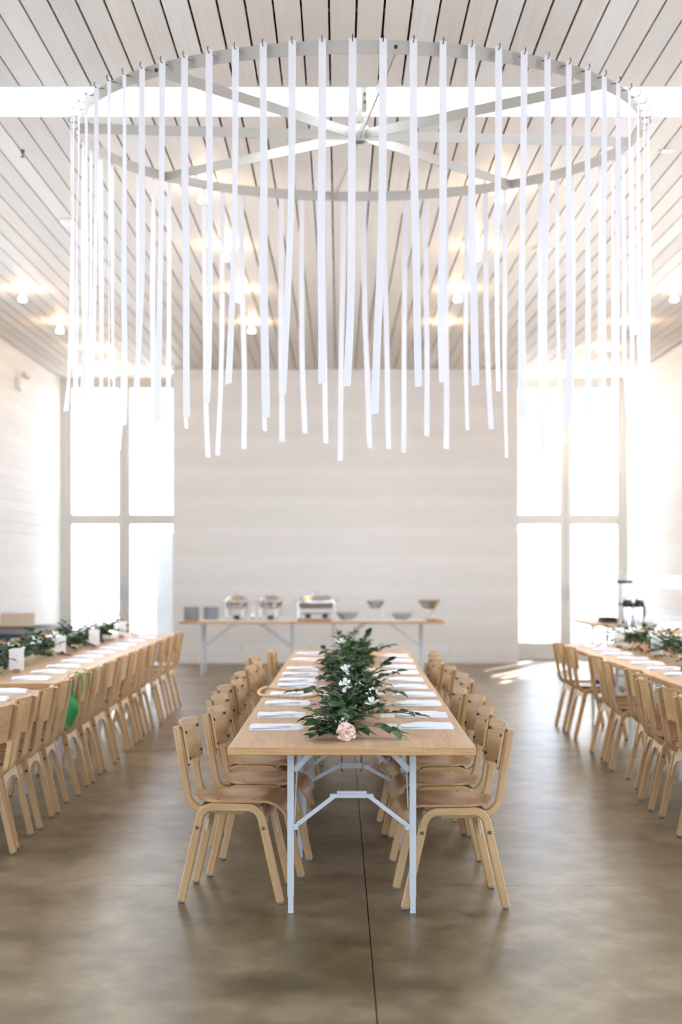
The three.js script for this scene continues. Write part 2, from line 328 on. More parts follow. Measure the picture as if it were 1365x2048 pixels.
function glazedDoors(name, label, x0, x1, jambLeft, jambRight) { // tall pair of glazed doors in the alcove
  const w = structure(name, label, 'window'), z = ZB, zi = ZB + 0.05, zo = ZB - 0.05, mid = (x0 + jambLeft + x1 - jambRight) / 2;
  part('jamb', box(x0, x0 + jambLeft, 0, CEIL, zo - 0.03, zi + 0.03), mats.frame, w); part('jamb', box(x1 - jambRight, x1, 0, CEIL, zo - 0.03, zi + 0.03), mats.frame, w);
  part('head', box(x0 + jambLeft, x1 - jambRight, 4.45, CEIL, zo - 0.03, zi + 0.03), mats.frame, w);
  for (const [a, b, hinge] of [[x0 + jambLeft + 0.003, mid - 0.004, 1], [mid + 0.004, x1 - jambRight - 0.003, -1]]) {
    const leaf = new THREE.Group(); leaf.name = 'door_leaf'; w.add(leaf);
    const so = 0.035, sm = 0.088, l = hinge > 0 ? so : sm, r = hinge > 0 ? sm : so;
    part('stile', box(a, a + l, 0.01, 4.448, zo, zi), mats.frame, leaf); part('stile', box(b - r, b, 0.01, 4.448, zo, zi), mats.frame, leaf);
    part('rail', box(a + l, b - r, 0.01, 0.266, zo, zi), mats.frame, leaf); part('rail', box(a + l, b - r, 2.18, 2.345, zo, zi), mats.frame, leaf); part('rail', box(a + l, b - r, 4.385, 4.448, zo, zi), mats.frame, leaf);
    part('pane', box(a + l, b - r, 0.266, 2.18, z - 0.003, z + 0.003), mats.glass, leaf); part('pane', box(a + l, b - r, 2.345, 4.385, z - 0.003, z + 0.003), mats.glass, leaf);
    const hx = hinge > 0 ? b - 0.035 : a + 0.035;
    part('handle', merge([box(hx - 0.012, hx + 0.012, 0.95, 1.2, zi, zi + 0.012), rod(V(hx, 1.0, zi + 0.045), V(hx, 1.16, zi + 0.045), 0.008), rod(V(hx, 1.0, zi), V(hx, 1.0, zi + 0.045), 0.006), rod(V(hx, 1.16, zi), V(hx, 1.16, zi + 0.045), 0.006)]), mats.brushed, leaf);
  }
  part('threshold', box(x0 + jambLeft, x1 - jambRight, 0, 0.009, zo - 0.05, zi + 0.05), mats.galv, w);
}
glazedDoors('window_1', 'tall glazed double doors at the left of the far wall', XL, CX0, 0.13, 0.03);
glazedDoors('window_2', 'tall glazed double doors at the right of the far wall', CX1, XR, 0.03, 0.10);

{ // outside: ground, annex behind the centre wall, slatted side screens, added sun-blocking walls
  const g = structure('ground', 'pale concrete ground outside the doors', 'ground');
  part('paving', merge([box(-60, 60, -0.3, -0.02, -90, ZB - 0.31), box(-60, 60, -0.3, -0.02, ZF + 0.26, 60), box(-60, XL - 0.21, -0.3, -0.02, ZB - 0.31, ZF + 0.26), box(XR + 0.21, 60, -0.3, -0.02, ZB - 0.31, ZF + 0.26)]), mats.ground, g);
  const annex = structure('wall_annex', 'white outside wall of the annex between the two glazed doors', 'wall');
  part('wall_core', box(CX0 + 0.05, CX1 - 0.05, -0.02, 8.5, -31, ZB - 0.101), mats.outWhite, annex);  // unseen upper height raised to keep sun off the left wall
  for (const [name, label, x0, x1] of [['outside_door', 'door leaf tinted blue-grey for its shade, standing open outside the left glazed doors', -3.08, CX0 + 0.04], ['outside_door', 'white door leaf standing open outside the right glazed doors', CX1 - 0.04, 3.2]]) {
    const d = thing(name, label, 'door', [0, 0, 0]);
    part('leaf', box(x0, x1, 0, 2.07, -25.24, -25.2), x0 < 0 ? mats.outDoorShade : mats.outWhite, d);  // one kind of leaf: shade tinted into the left, sunlit white right
    part('handle', rod(V(x0 < 0 ? x0 + 0.06 : x1 - 0.06, 1.0, -25.15), V(x0 < 0 ? x0 + 0.16 : x1 - 0.16, 1.0, -25.15), 0.01), mats.brushed, d);
  }
  const sunBlock = structure('wall_sun_block', 'unseen white outside wall added to block sun from the right bays', 'wall');  // unseen walls added only to stop sun entering the right bays
  part('wall_core', box(XR + 0.15, XR + 5.5, -0.02, 9, -17.4, -17.2), mats.outWhite, sunBlock);
  part('wall_core', box(XR + 0.15, XR + 5.5, -0.02, 9, -9.1, -8.9), mats.outWhite, sunBlock);
  for (const [s, xw, label] of [[1, 4.80, 'white slatted screen outside the right glazed doors'], [-1, -4.74, 'white slatted screen outside the left glazed doors']]) {
    const scr = thing('slat_screen', label, 'screen');
    const a = xw, b = xw + 0.012;
    for (let k = 0; k < 5; k++) { const z = -24.66 - k * 0.575 - 0.14; part('slat', box(a, b, 0, 3.1, z - (k === 3 ? 0.715 : 0.43), z - 0.14), mats.outWhite, scr); }
    part('slat', box(a, b, 0, 3.1, -24.66, -24.48), mats.outWhite, scr);
    part('upper_panel', box(a - 0.01, b + 0.01, 3.1, 5.6, -32, -24.48), mats.outWhite, scr);
    part('end_panel', box(a, b, 0, 3.1, -32, -27.9), mats.outWhite, scr);
  }
}

// ---------------------------------------------------------------- chandelier of ribbons
const RC = V(0.134, 4.28, -9.8), RR = 1.813, TILT = 1.5 * Math.PI / 180;
{
  const ch = thing('ring_chandelier', 'large galvanised steel ring with eight spokes hung from the skylight slot', 'chandelier', [RC.x, RC.y, RC.z]);
  ch.rotation.x = TILT;                                            // the far side hangs a little higher
  const ring = (r0, r1, h, n = 128) => { const rings = []; for (let i = 0; i <= n; i++) { const t = i / n * Math.PI * 2, c = Math.sin(t), s = Math.cos(t); rings.push([V(r1 * c, 0, r1 * s), V(r1 * c, h, r1 * s), V(r0 * c, h, r0 * s), V(r0 * c, 0, r0 * s)]); } return loft(rings, 0.4, false); };
  part('ring_band', ring(RR - 0.007, RR, 0.072), mats.galv, ch);
  for (let k = 0; k < 8; k++) {
    const a = (k * 45 + 5.4) * Math.PI / 180, d = V(Math.sin(a), 0, Math.cos(a));
    const sp = part('spoke', strut(d.clone().multiplyScalar(0.05).setY(0.036), d.clone().multiplyScalar(RR - 0.008).setY(0.036), 0.01, 0.064), mats.galv, ch);
    part('bolt', rod(d.clone().multiplyScalar(RR - 0.004).setY(0.036), d.clone().multiplyScalar(RR + 0.008).setY(0.036), 0.011, 6), mats.bolt, sp);
  }
  part('hub', lathe([[0.0, 0.004], [0.05, 0.004], [0.05, -0.008], [0.057, -0.008], [0.057, 0.095], [0.0, 0.095]], 32), mats.galv, ch);
  part('hanger_tube', box(-0.018, 0.018, 0.09, 0.62, -0.018, 0.018), mats.galv, ch);
  const br = part('hanger_bracket', merge([box(-0.055, 0.055, 0.2, 0.42, -0.05, -0.04), box(-0.055, -0.045, 0.15, 0.42, -0.05, 0.02), box(0.045, 0.055, 0.15, 0.42, -0.05, 0.02), box(-0.055, 0.055, 0.42, 0.43, -0.05, 0.02)]), mats.galv, ch);
  for (const [x, y] of [[-0.035, 0.25], [0.035, 0.25], [-0.035, 0.3], [0.035, 0.3]]) part('bolt', rod(V(x, y, 0), V(x, y, 0.03), 0.008, 6), mats.bolt, br);
  part('turnbuckle', lathe([[0, 0.1], [0.016, 0.1], [0.02, 0.12], [0.016, 0.135], [0, 0.135]], 12), M({ color: srgb(196, 160, 80), metalness: 0.9, roughness: 0.3 }), ch);
  const hookG = tube([V(0, 0, 0), V(0, 0, 0.03), V(0, 0.002, 0.048), V(0, 0.016, 0.058), V(0, 0.034, 0.054)], 0.0028, 14, 6);
  const W = [], near = { 697: 774 };
  const ends = [[158, 829], [176, 818], [201, 840], [232, 845], [260, 859], [294, 790], [327, 852], [369, 843], [424, 815], [470, 777], [525, 845], [579, 797], [640, 774], [697, 782], [756, 838], [813, 783], [871, 774], [925, 780], [973, 792], [1029, 845], [1075, 855], [1110, 831], [1147, 860], [1190, 842], [1212, 800], [1243, 850], [1258, 815]];
  ch.updateMatrixWorld(true);
  const ribbons = [];
  for (let k = 0; k < 72; k++) {
    const a = (-1.86 + k * 5) * Math.PI / 180, h = part('hook', hookG, mats.bolt, ch);
    h.position.set(Math.sin(a) * RR, 0.05, Math.cos(a) * RR); h.rotation.y = a;
    const top = V(Math.sin(a) * (RR + 0.043), 0.05, Math.cos(a) * (RR + 0.043)).applyMatrix4(ch.matrixWorld);
    ribbons.push({ a, top, k });
  }
  // one ribbon: a long strip with a folded top, gentle sway and a cut end
  function ribbonGeo(len, sway, twist, curl, seed) {
    const n = 26, w = 0.0205, rings = [];
    for (let i = 0; i <= n; i++) {
      const t = i / n, y = 0.018 - t * len, dx = sway * t * t + 0.006 * Math.sin(t * 7 + seed) * t, dz = curl * Math.pow(t, 6) + 0.004 * Math.sin(t * 9 + seed * 2) * t;
      const tw = twist * (0.25 + 0.75 * t) + 0.18 * Math.sin(t * 5 + seed), c = Math.cos(tw), s = Math.sin(tw), e = 0.0006, skew = i === n ? 0.006 : 0;
      rings.push([[-w, e, 0], [w, e, skew], [w, -e, skew], [-w, -e, 0]].map(([u, v, q]) => V(dx + u * c - v * s, y + q, dz + u * s + v * c)));
    }
    return loft(rings, 0.5);
  }
  const P0 = 3000;
  for (const { a, top, k } of ribbons) {
    const D = -top.z, px = 678 + top.x * P0 / D, py = 1133 - (top.y - EYE) * P0 / D;
    const isNear = Math.cos(a) > 0.02; let len = rr(1.85, 2.08);
    if (isNear) { const e = ends.reduce((b, q) => Math.abs(q[0] - px) < Math.abs(b[0] - px) ? q : b); if (Math.abs(e[0] - px) < 30) len = (e[1] - py) * D / P0; }
    const deg = ((a * 180 / Math.PI) + 360) % 360; let arc, n;
    if (deg >= 315 || deg < 45) { arc = 'nearest arc'; n = Math.round((deg >= 315 ? deg - 315 : deg + 45) / 5); } else if (deg < 135) { arc = 'right-hand arc'; n = Math.round((135 - deg) / 5); } else if (deg < 225) { arc = 'far arc'; n = Math.round((225 - deg) / 5); } else { arc = 'left-hand arc'; n = Math.round((deg - 225) / 5); }
    const from = { 'nearest arc': 'left', 'right-hand arc': 'back', 'far arc': 'left', 'left-hand arc': 'back' }[arc];
    single('ribbon', ribbonGeo(len, rr(-0.05, 0.03), rr(-0.5, 0.5), rr(-0.02, 0.05), rr(0, 6)), mats.ribbon,
      `white ribbon on the ${arc} of the steel ring, ${ORD[Math.min(23, n)]} from the ${from}`, 'ribbon', [top.x, top.y, top.z], a, 'ribbons hanging from the steel ring');
  }
}

// ---------------------------------------------------------------- ceiling lamps and fittings
{
  const lampG = { canopy: lathe([[0, 0], [0.055, 0], [0.055, -0.012], [0.03, -0.03], [0.026, -0.05], [0, -0.05]], 20), bulb: lathe([[0.0, -0.05], [0.018, -0.05], [0.02, -0.065], [0.034, -0.095], [0.044, -0.118], [0.045, -0.13], [0.034, -0.142], [0.0, -0.147]], 20) };
  const rows = [[-1.08, [11.95, 14.2, 16.4, 18.6], 'inner left row'], [1.3, [11.95, 14.2, 16.4, 18.6], 'inner right row'], [-3.46, [16.4, 18.6, 20.85, 22.9], 'outer left row'], [3.67, [16.4, 18.6, 20.85, 22.9], 'outer right row']];
  for (const [x, ds, row] of rows) ds.forEach((d, i) => {
    const t = thing('ceiling_lamp', `bare warm bulb in the ${row} of the ceiling, ${ORD[i]} from the viewer`, 'ceiling lamp', [x, CEIL, -d], 0, 'bare bulbs on the ceiling');
    part('lamp_holder', lampG.canopy, mats.porcelain, t); part('bulb', lampG.bulb, mats.bulb, t);
    const l = new THREE.PointLight(new THREE.Color(1, 0.60, 0.28), 0.5); l.name = 'bulb_light'; l.position.set(0, -0.1, 0); l.castShadow = true; l.shadow.radius = 1; t.add(l);
  });
  const sp = thing('sprinkler_head', 'small dark sprinkler head in the board ceiling at the left', 'sprinkler', [-2.31, CEIL, -10.95]);
  part('body', lathe([[0, 0], [0.014, 0], [0.014, -0.02], [0.006, -0.022], [0.006, -0.05], [0, -0.05]], 12), mats.bolt, sp); part('deflector', lathe([[0, -0.05], [0.016, -0.05], [0.016, -0.053], [0, -0.053]], 12), mats.bolt, sp);
  const det = (label, x, d) => { const t = thing('smoke_detector', label, 'smoke detector', [x, CEIL, -d]); part('base', lathe([[0, 0], [0.075, 0], [0.075, -0.012], [0, -0.012]], 24), mats.porcelain, t); part('cover', lathe([[0.065, -0.012], [0.062, -0.03], [0.03, -0.042], [0, -0.042]], 24), mats.porcelain, t); };
  det('round white smoke detector on the ceiling at the left', -2.38, 13.16); det('round white smoke detector on the ceiling behind the right ribbons', 1.95, 14.3);
  const pl = thing('ceiling_plate', 'small white square plate on the ceiling at the right edge', 'plate', [2.4, CEIL, -10.95]);
  part('cover', new RoundedBoxGeometry(0.09, 0.012, 0.09, 2, 0.004).translate(0, -0.006, 0), mats.porcelain, pl); part('screw', rod(V(0, -0.012, 0), V(0, -0.014, 0), 0.006), mats.bolt, pl);
  const em = thing('emergency_light', 'twin-head emergency light high on the left wall', 'emergency light', [XL, 4.05, -21]);
  part('housing', new RoundedBoxGeometry(0.08, 0.16, 0.3, 2, 0.015).translate(0.042, 0, 0), mats.porcelain, em);
  for (const s of [-1, 1]) { const hd = part('lamp_head', lathe([[0, -0.05], [0.03, -0.05], [0.055, 0.01], [0.055, 0.025], [0, 0.025]], 18).rotateZ(-1.2).translate(0.13, 0.13, s * 0.1), mats.porcelain, em); part('bracket', rod(V(0.05, 0.08, s * 0.1), V(0.11, 0.13, s * 0.1), 0.01), mats.frame, hd); }
  const outletG = [new RoundedBoxGeometry(0.075, 0.115, 0.008, 2, 0.003), merge([box(-0.017, 0.017, 0.01, 0.04, 0.003, 0.006), box(-0.017, 0.017, -0.04, -0.01, 0.003, 0.006)])];
  for (const [x, l] of [[-1.5, 'white socket plate on the far wall under the left buffet table'], [-0.45, 'white socket plate on the far wall between the buffet tables'], [1.72, 'white socket plate on the far wall right of the buffet']]) { const o = thing('wall_socket', l, 'socket', [x, 0.24, ZC + 0.004], 0); part('plate', outletG[0], mats.porcelain, o); part('socket_face', outletG[1], mats.frame, o); }
}

// ---------------------------------------------------------------- bentwood chairs (face +x)
function makeChair() {
  const t = new THREE.Group(); t.name = 'wooden_chair'; t.userData = { category: 'chair' };
  const U = fillet([[-0.222, 0.012], [-0.128, 0.428], [0.128, 0.428], [0.222, 0.012]], 0.062, 8);
  for (const s of [-1, 1]) {
    const f = part('leg_frame', barXY(U, 0.0175, 0.0155, s * 0.21), mats.chair, t);
    for (const [x] of [[-0.222], [0.222]]) part('glide', lathe([[0, 0], [0.013, 0], [0.015, 0.006], [0.015, 0.014], [0, 0.014]], 10).translate(x, 0, s * 0.21), mats.glide, f);
    for (const x of [-0.148, 0.148]) part('bolt', rod(V(x, 0.338, s * 0.224), V(x, 0.338, s * 0.231), 0.008, 8), mats.bolt, f);
  }
  const post = fillet([[0.06, 0.409], [-0.188, 0.409], [-0.25, 0.782]], 0.085, 9);
  for (const s of [-1, 1]) {
    part('back_post', barXY(post, 0.015, 0.0165, s * 0.172), mats.chair, t);
    part('spacer', barXY([[-0.2005, 0.585], [-0.2315, 0.772]], 0.006, 0.0125, s * 0.168, 0.002), mats.chair, t);
  }
  { // curved backrest panel in front of the posts
    const n = 16, rings = []; const h0 = 0.605, h1 = 0.797;
    const X = (y) => -0.187 - (y - 0.605) * 0.166;
    for (let i = 0; i <= n; i++) {
      const z = -0.187 + 0.374 * i / n, b = 0.038 * (1 - Math.pow(Math.abs(z) / 0.187, 2.2)), e = 0.0055, r = Math.abs(z) > 0.17 ? (Math.abs(z) - 0.17) * 0.7 : 0;
      rings.push([[h0 + r, -e], [h0 + r, e], [h1 - r * 0.5, e], [h1 - r * 0.5, -e]].map(([y, q]) => V(X(y) - b + q, y, z)));
    }
    const bk = part('backrest', loft(rings, 0.6), mats.chair, t);
    for (const s of [-1, 1]) for (const y of [0.64, 0.755]) part('bolt', rod(V(X(y) + 0.001, y, s * 0.168), V(X(y) + 0.0095, y, s * 0.168), 0.007, 8), mats.bolt, bk);
  }
  { // moulded seat: rounded at the back, dished, rolled down at the front
    const nu = 24, nv = 16, top = [], bot = [], th = 0.011;
    for (let i = 0; i <= nu; i++) {
      const s = i / nu * 0.475; let x, y, nx = 0, ny = 1; const flat = 0.335, R = 0.115;
      if (s < flat) { x = -0.192 + s; y = 0.459; } else { const a = (s - flat) / R; x = -0.192 + flat + R * Math.sin(a); y = 0.459 - R * (1 - Math.cos(a)); nx = Math.sin(a); ny = Math.cos(a); }
      const e = Math.min(1, (x + 0.192) / 0.17), w = x < -0.022 ? 0.208 * Math.sqrt(Math.max(0.0, 1 - (1 - e) * (1 - e))) + 0.004 : 0.212 - 0.016 * Math.max(0, (x - 0.1) / 0.15);
      const tr = [], br = [];
      for (let j = 0; j <= nv; j++) {
        const v = -1 + 2 * j / nv, z = w * v, dish = s < flat ? -0.012 * Math.max(0, 1 - Math.pow(Math.hypot((x + 0.03) / 0.16, z / 0.17), 2)) : 0;
        tr.push(V(x, y + dish, z)); br.push(V(x - nx * th, y + dish - ny * th, z));
      }
      top.push(tr); bot.push(br);
    }
    const rings = top.map((tr, i) => [...tr, ...bot[i].slice().reverse()]);
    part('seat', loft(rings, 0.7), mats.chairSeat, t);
    const st = t.children[t.children.length - 1];
    for (const [x, z] of [[-0.06, 0.18], [-0.06, -0.18], [0.1, 0.185], [0.1, -0.185]]) part('bolt', rod(V(x, 0.4585, z), V(x, 0.4605, z), 0.006, 8), mats.bolt, st);
  }
  { // arched aprons under the seat, front and back
    const sh = new THREE.Shape(); sh.moveTo(-0.194, 0.43); sh.lineTo(0.194, 0.43); sh.lineTo(0.194, 0.25); sh.quadraticCurveTo(0.182, 0.322, 0.138, 0.332); sh.lineTo(0.13, 0.346); sh.quadraticCurveTo(0, 0.378, -0.13, 0.346); sh.lineTo(-0.138, 0.332); sh.quadraticCurveTo(-0.182, 0.322, -0.194, 0.25); sh.closePath();
    const g = new THREE.ExtrudeGeometry(sh, { depth: 0.012, bevelEnabled: false, curveSegments: 6 }); g.translate(0, 0, -0.006);
    for (const s of [-1, 1]) { const a = g.clone(); a.rotateY(Math.PI / 2); a.applyMatrix4(new THREE.Matrix4().makeTranslation(0, -0.338, 0)); a.rotateZ(s * 0.2225); a.translate(s * 0.152, 0.338, 0); part('apron', a, mats.chairLit, t); }
  }
  return t;
}
const chairProto = makeChair();
let chairFirst = true;
function placeChair(label, x, d, turn, group) {
  let c = chairProto;
  if (!chairFirst) c = chairProto.clone();
  chairFirst = false; c.name = numbered('wooden_chair'); scene.add(c);
  c.position.set(x, 0, -d); c.rotation.y = turn; c.userData = { label, category: 'chair', group }; return c;
}
const J = (k, s) => (hash(k, s, 77) - 0.5);
[6.69, 7.25, 7.97, 8.6, 8.99, 9.72, 10.3, 10.86, 11.6, 12.36].forEach((d, i) => {
  const px = [-0.733, -0.651, -0.693, -0.715, -0.662, -0.695, -0.6575, -0.632, -0.71, -0.593][i];
  placeChair(`pale bentwood chair on the left side of the centre table, ${ORD[i]} from the viewer`, px + 0.264, d + 0.2, -0.06 + (i ? J(i, 1) * 0.08 : 0), 'chairs around the centre table');
});
[6.57, 7.21, 7.9, 8.38, 9.15, 9.62, 10.36, 10.9, 11.5, 12.15].forEach((d, i) => {
  const px = [0.758, 0.7585, 0.785, 0.726, 0.836, 0.843, 0.822, 0.774, 0.79, 0.814][i];
  placeChair(`pale bentwood chair on the right side of the centre table, ${ORD[i]} from the viewer`, px - 0.258, d + 0.2, Math.PI + 0.05 + (i ? J(i, 2) * 0.08 : 0), 'chairs around the centre table');
});
const leftD = [7.62, 8.15, 8.75, 9.3, 10.0, 10.6, 11.2, 11.9, 12.5, 13.1, 13.7, 14.5, 15.2, 16.0];
leftD.forEach((d, i) => placeChair(`pale bentwood chair on the aisle side of the left table row, ${ORD[i]} from the viewer`, -1.69 - 0.25 + 0.02 * J(i, 3), d, Math.PI + J(i, 4) * 0.14, 'chairs along the left table row'));
[14.0, 14.65, 15.3, 15.95, 16.6].forEach((d, i) => placeChair(`pale bentwood chair on the wall side of the left table row, ${ORD[i]} from the viewer`, -2.93 + 0.04 * J(i, 5), d, J(i, 6) * 0.12, 'chairs along the left table row'));
const rightD = [8.1, 8.75, 9.4, 9.87, 10.36, 11.2, 11.9, 13.25, 13.95];
rightD.forEach((d, i) => placeChair(`pale bentwood chair on the aisle side of the right table row, ${ORD[i]} from the viewer`, [1.86, 1.91, 1.9, 1.98, 2.02, 1.99, 2.02, 2.03, 2.03][i] + 0.25, d, J(i, 8) * 0.2, 'chairs along the right table row'));
[12.4, 13.1, 13.8].forEach((d, i) => placeChair(`pale bentwood chair on the wall side of the right table row, ${ORD[i]} from the viewer`, 3.3, d, Math.PI + J(i, 9) * 0.12, 'chairs along the right table row'));

// ---------------------------------------------------------------- folding tables (length along z)
const TW = 1.03, TL = 1.82, TH = 0.75, TT = 0.034;
function makeTable() {
  const t = new THREE.Group(); t.name = 'folding_table'; t.userData = { category: 'table' };
  const g = new RoundedBoxGeometry(TW, TT, TL - 0.006, 2, 0.005); g.translate(0, TH - TT / 2, 0); metreUV(g, 0, TW / 2);
  part('tabletop', g, [mats.tableEdge, mats.tableEdge, mats.table, mats.table, mats.tableEdge, mats.tableEdge], t);
  const under = TH - TT, lx = 0.265;
  for (const sz of [-1, 1]) {
    const z = sz * (TL / 2 - 0.29);
    for (const sx of [-1, 1]) {
      const leg = part('leg', box(sx * lx - 0.014, sx * lx + 0.014, 0.07, under, z - 0.014, z + 0.014), mats.steelPaint, t);
      part('leg_foot', merge([box(sx * lx - 0.0115, sx * lx + 0.0115, 0.004, 0.07, z - 0.0115, z + 0.0115), box(sx * lx - 0.0125, sx * lx + 0.0125, 0, 0.006, z - 0.0125, z + 0.0125)]), mats.steelPaint, leg);
      part('corner_brace', strut(V(sx * (lx - 0.014), 0.615, z), V(sx * (lx - 0.115), under, z), 0.024, 0.005, V(0, 0, 1)), mats.steelPaint, t);
      part('long_brace', strut(V(sx * (lx - 0.017), 0.38, z - sz * 0.012), V(sx * (lx - 0.017), under, z - sz * 0.46), 0.006, 0.02), mats.steelPaint, t);
      const py = sz > 0 ? 0.505 : 0.465;
      part('cross_brace', merge([strut(V(sx * (lx - 0.016), 0.372, z + 0.004), V(sx * 0.075, py, z + 0.004), 0.018, 0.005, V(0, 0, 1)), box(Math.min(sx * (lx - 0.032), sx * (lx - 0.012)), Math.max(sx * (lx - 0.032), sx * (lx - 0.012)), 0.36, 0.386, z - 0.006, z + 0.014)]), mats.steelPaint, t);
    }
    const py = sz > 0 ? 0.505 : 0.465;
    const plate = part('hinge_plate', merge([new RoundedBoxGeometry(0.19, 0.02, 0.012, 2, 0.006).translate(0, py, z), new RoundedBoxGeometry(0.13, 0.014, 0.02, 2, 0.004).translate(0, py + 0.014, z - 0.01)]), mats.steelPaint, t);
    for (const x of [-0.05, 0.05]) part('rod', merge([rod(V(x, py - 0.025, z - 0.01), V(x, py + 0.05, z - 0.01), 0.004, 6), rod(V(x, py + 0.04, z - 0.01), V(x * 0.9, under, z - sz * 0.02), 0.0022, 6)]), mats.bolt, plate);
  }
  part('apron_rail', merge([box(-lx - 0.02, -lx + 0.02, under - 0.006, under - 0.001, -TL / 2 + 0.2, TL / 2 - 0.2), box(lx - 0.02, lx + 0.02, under - 0.006, under - 0.001, -TL / 2 + 0.2, TL / 2 - 0.2)]), mats.steelPaint, t);
  return t;
}
const tableProto = makeTable(); let tableFirst = true;
function placeTable(label, x, d, turn, group, y = 0) {
  let c = tableProto; if (!tableFirst) c = tableProto.clone(); tableFirst = false; c.name = numbered('folding_table'); scene.add(c);
  c.position.set(x, 0, -d); c.rotation.y = turn; if (y) c.scale.y = 1 + y / TH; c.userData = { label, category: 'table', group }; return c;
}
const cx = (d) => 0.054 + (d - 6.2) * 0.0078;
for (let i = 0; i < 4; i++) { const d = 6.215 + TL * (i + 0.5); placeTable(`wooden folding table of the centre row, ${ORD[i]} from the viewer`, cx(d), d, -0.0078, 'tables of the centre row'); }
for (let i = 0; i < 5; i++) { const d = i ? 9.62 + TL * (i - 0.5) : 8.59; placeTable(i ? `wooden folding table of the left row, ${ORD[i]} from the viewer` : 'slightly lower wooden folding table at the near end of the left row', -2.335, d, 0.004, 'tables of the left row', i ? 0 : -0.03); }
for (let i = 0; i < 4; i++) { const d = 14.45 - TL * (3 - i + 0.5); placeTable(`wooden folding table of the right row, ${ORD[i]} from the viewer`, 2.665, d, -0.003, 'tables of the right row'); }
placeTable('wooden folding table of the buffet, left one with plates and chafing dishes', -1.278, 21.02, Math.PI / 2, 'buffet tables');
placeTable('wooden folding table of the buffet, right one with silver bowls', 0.54, 21.04, Math.PI / 2, 'buffet tables');
placeTable('wooden drinks table by the right wall, nearer one with glasses', 3.98, 18.3, 0, 'drinks tables by the right wall');
placeTable('wooden drinks table by the right wall, farther one with a dark tray', 3.83, 20.5, 0, 'drinks tables by the right wall');

// ---------------------------------------------------------------- napkins with cutlery, place cards, number cards
function makeNapkin(seed) {
  // folded cloth packet: three soft layers with a rounded pocket end
  const t = new THREE.Group(); t.name = 'napkin'; t.userData = { category: 'napkin' };
  const layer = (l0, l1, w, y0, y1, bulge, sk) => {
    const n = 18, rings = [];
    for (let i = 0; i <= n; i++) {
      const s = i / n, x = l0 + (l1 - l0) * s, end = Math.min(1, (1 - s) / 0.16), rw = w * (0.62 + 0.38 * Math.sqrt(1 - (1 - end) * (1 - end))), z0 = sk * (s - 0.5) * 0.012;
      const wob = 0.0016 * Math.sin(s * 9 + seed), h = y1 + bulge * Math.sin(Math.PI * s) + wob; const m = 8, ring = [];
      for (let j = 0; j <= m; j++) { const v = -1 + 2 * j / m; ring.push(V(x, y0 + (h - y0) * (1 - 0.75 * Math.pow(Math.abs(v), 6)) + 0.0008 * Math.sin(v * 9 + s * 5 + seed), z0 + rw * v)); }
      ring.push(V(x, y0, z0 + rw), V(x, y0, z0 - rw)); rings.push(ring);
    }
    return loft(rings, 0.8);
  };
  part('folded_cloth', layer(-0.125, 0.125, 0.068, 0, 0.011, 0.004, 1), mats.napkin, t);
  part('top_fold', layer(-0.121, 0.117, 0.06, 0.0105, 0.017, 0.004, -2), mats.napkin, t);
  part('flap', layer(-0.118, 0.06, 0.03, 0.017, 0.0215, 0.002, 3).translate(0, 0, 0.022), mats.napkin, t);
  part('cutlery_tip', merge([box(0.098, 0.129, 0.0095, 0.0115, 0.01, 0.02), box(0.096, 0.13, 0.0095, 0.0115, 0.026, 0.036)]), mats.brushed, t);
  return t;
}
const napProtos = [0, 1, 2].map((k) => makeNapkin(k * 2.1)); const napUsed = [0, 0, 0];
function placeNapkin(label, x, y, d, turn, group, k) {
  const v = k % 3; let c = napProtos[v]; if (napUsed[v]++) c = c.clone(); c.name = numbered('napkin'); scene.add(c);
  c.position.set(x, y, -d); c.rotation.y = turn; c.userData = { label, category: 'napkin', group };
}
const NT = TH + 0.0005;
[6.93, 7.5, 8.15, 8.71, 9.36, 9.78, 10.33, 10.88, 11.93, 12.74].forEach((d, i) => placeNapkin(`folded white napkin with cutlery on the left of the centre table, ${ORD[i]} from the viewer`, cx(d) - 0.342 + 0.02 * J(i, 21), NT, d, (i === 0 ? 0.05 : J(i, 22) * 0.12), 'napkins on the centre table', i));
[6.97, 7.5, 8.12, 8.68, 9.24, 9.82, 10.5, 11.06, 11.8, 12.44].forEach((d, i) => placeNapkin(`folded white napkin with cutlery on the right of the centre table, ${ORD[i]} from the viewer`, cx(d) + 0.352 + 0.02 * J(i, 23), NT, d, Math.PI + J(i, 24) * 0.1, 'napkins on the centre table', i + 1));
[8.3, 8.75, 9.3, 9.95, 10.55, 11.15, 11.75, 12.35, 12.95, 13.6, 14.2, 15.0, 15.7].forEach((d, i) => placeNapkin(`folded white napkin on the aisle side of the left table row, ${ORD[i]} from the viewer`, -2.05 + 0.03 * J(i, 25), d < 9.6 ? NT - 0.03 : NT, d, Math.PI + J(i, 26) * 0.14, 'napkins on the left table row', i));
[9.0, 9.65, 10.3, 10.9, 11.5, 12.1, 12.75, 13.35, 13.95].forEach((d, i) => placeNapkin(`folded white napkin on the aisle side of the right table row, ${ORD[i]} from the viewer`, 2.37 + 0.03 * J(i, 27), NT, d, J(i, 28) * 0.14, 'napkins on the right table row', i));
const cardG = (() => { const g = strutTent(); return g; })();
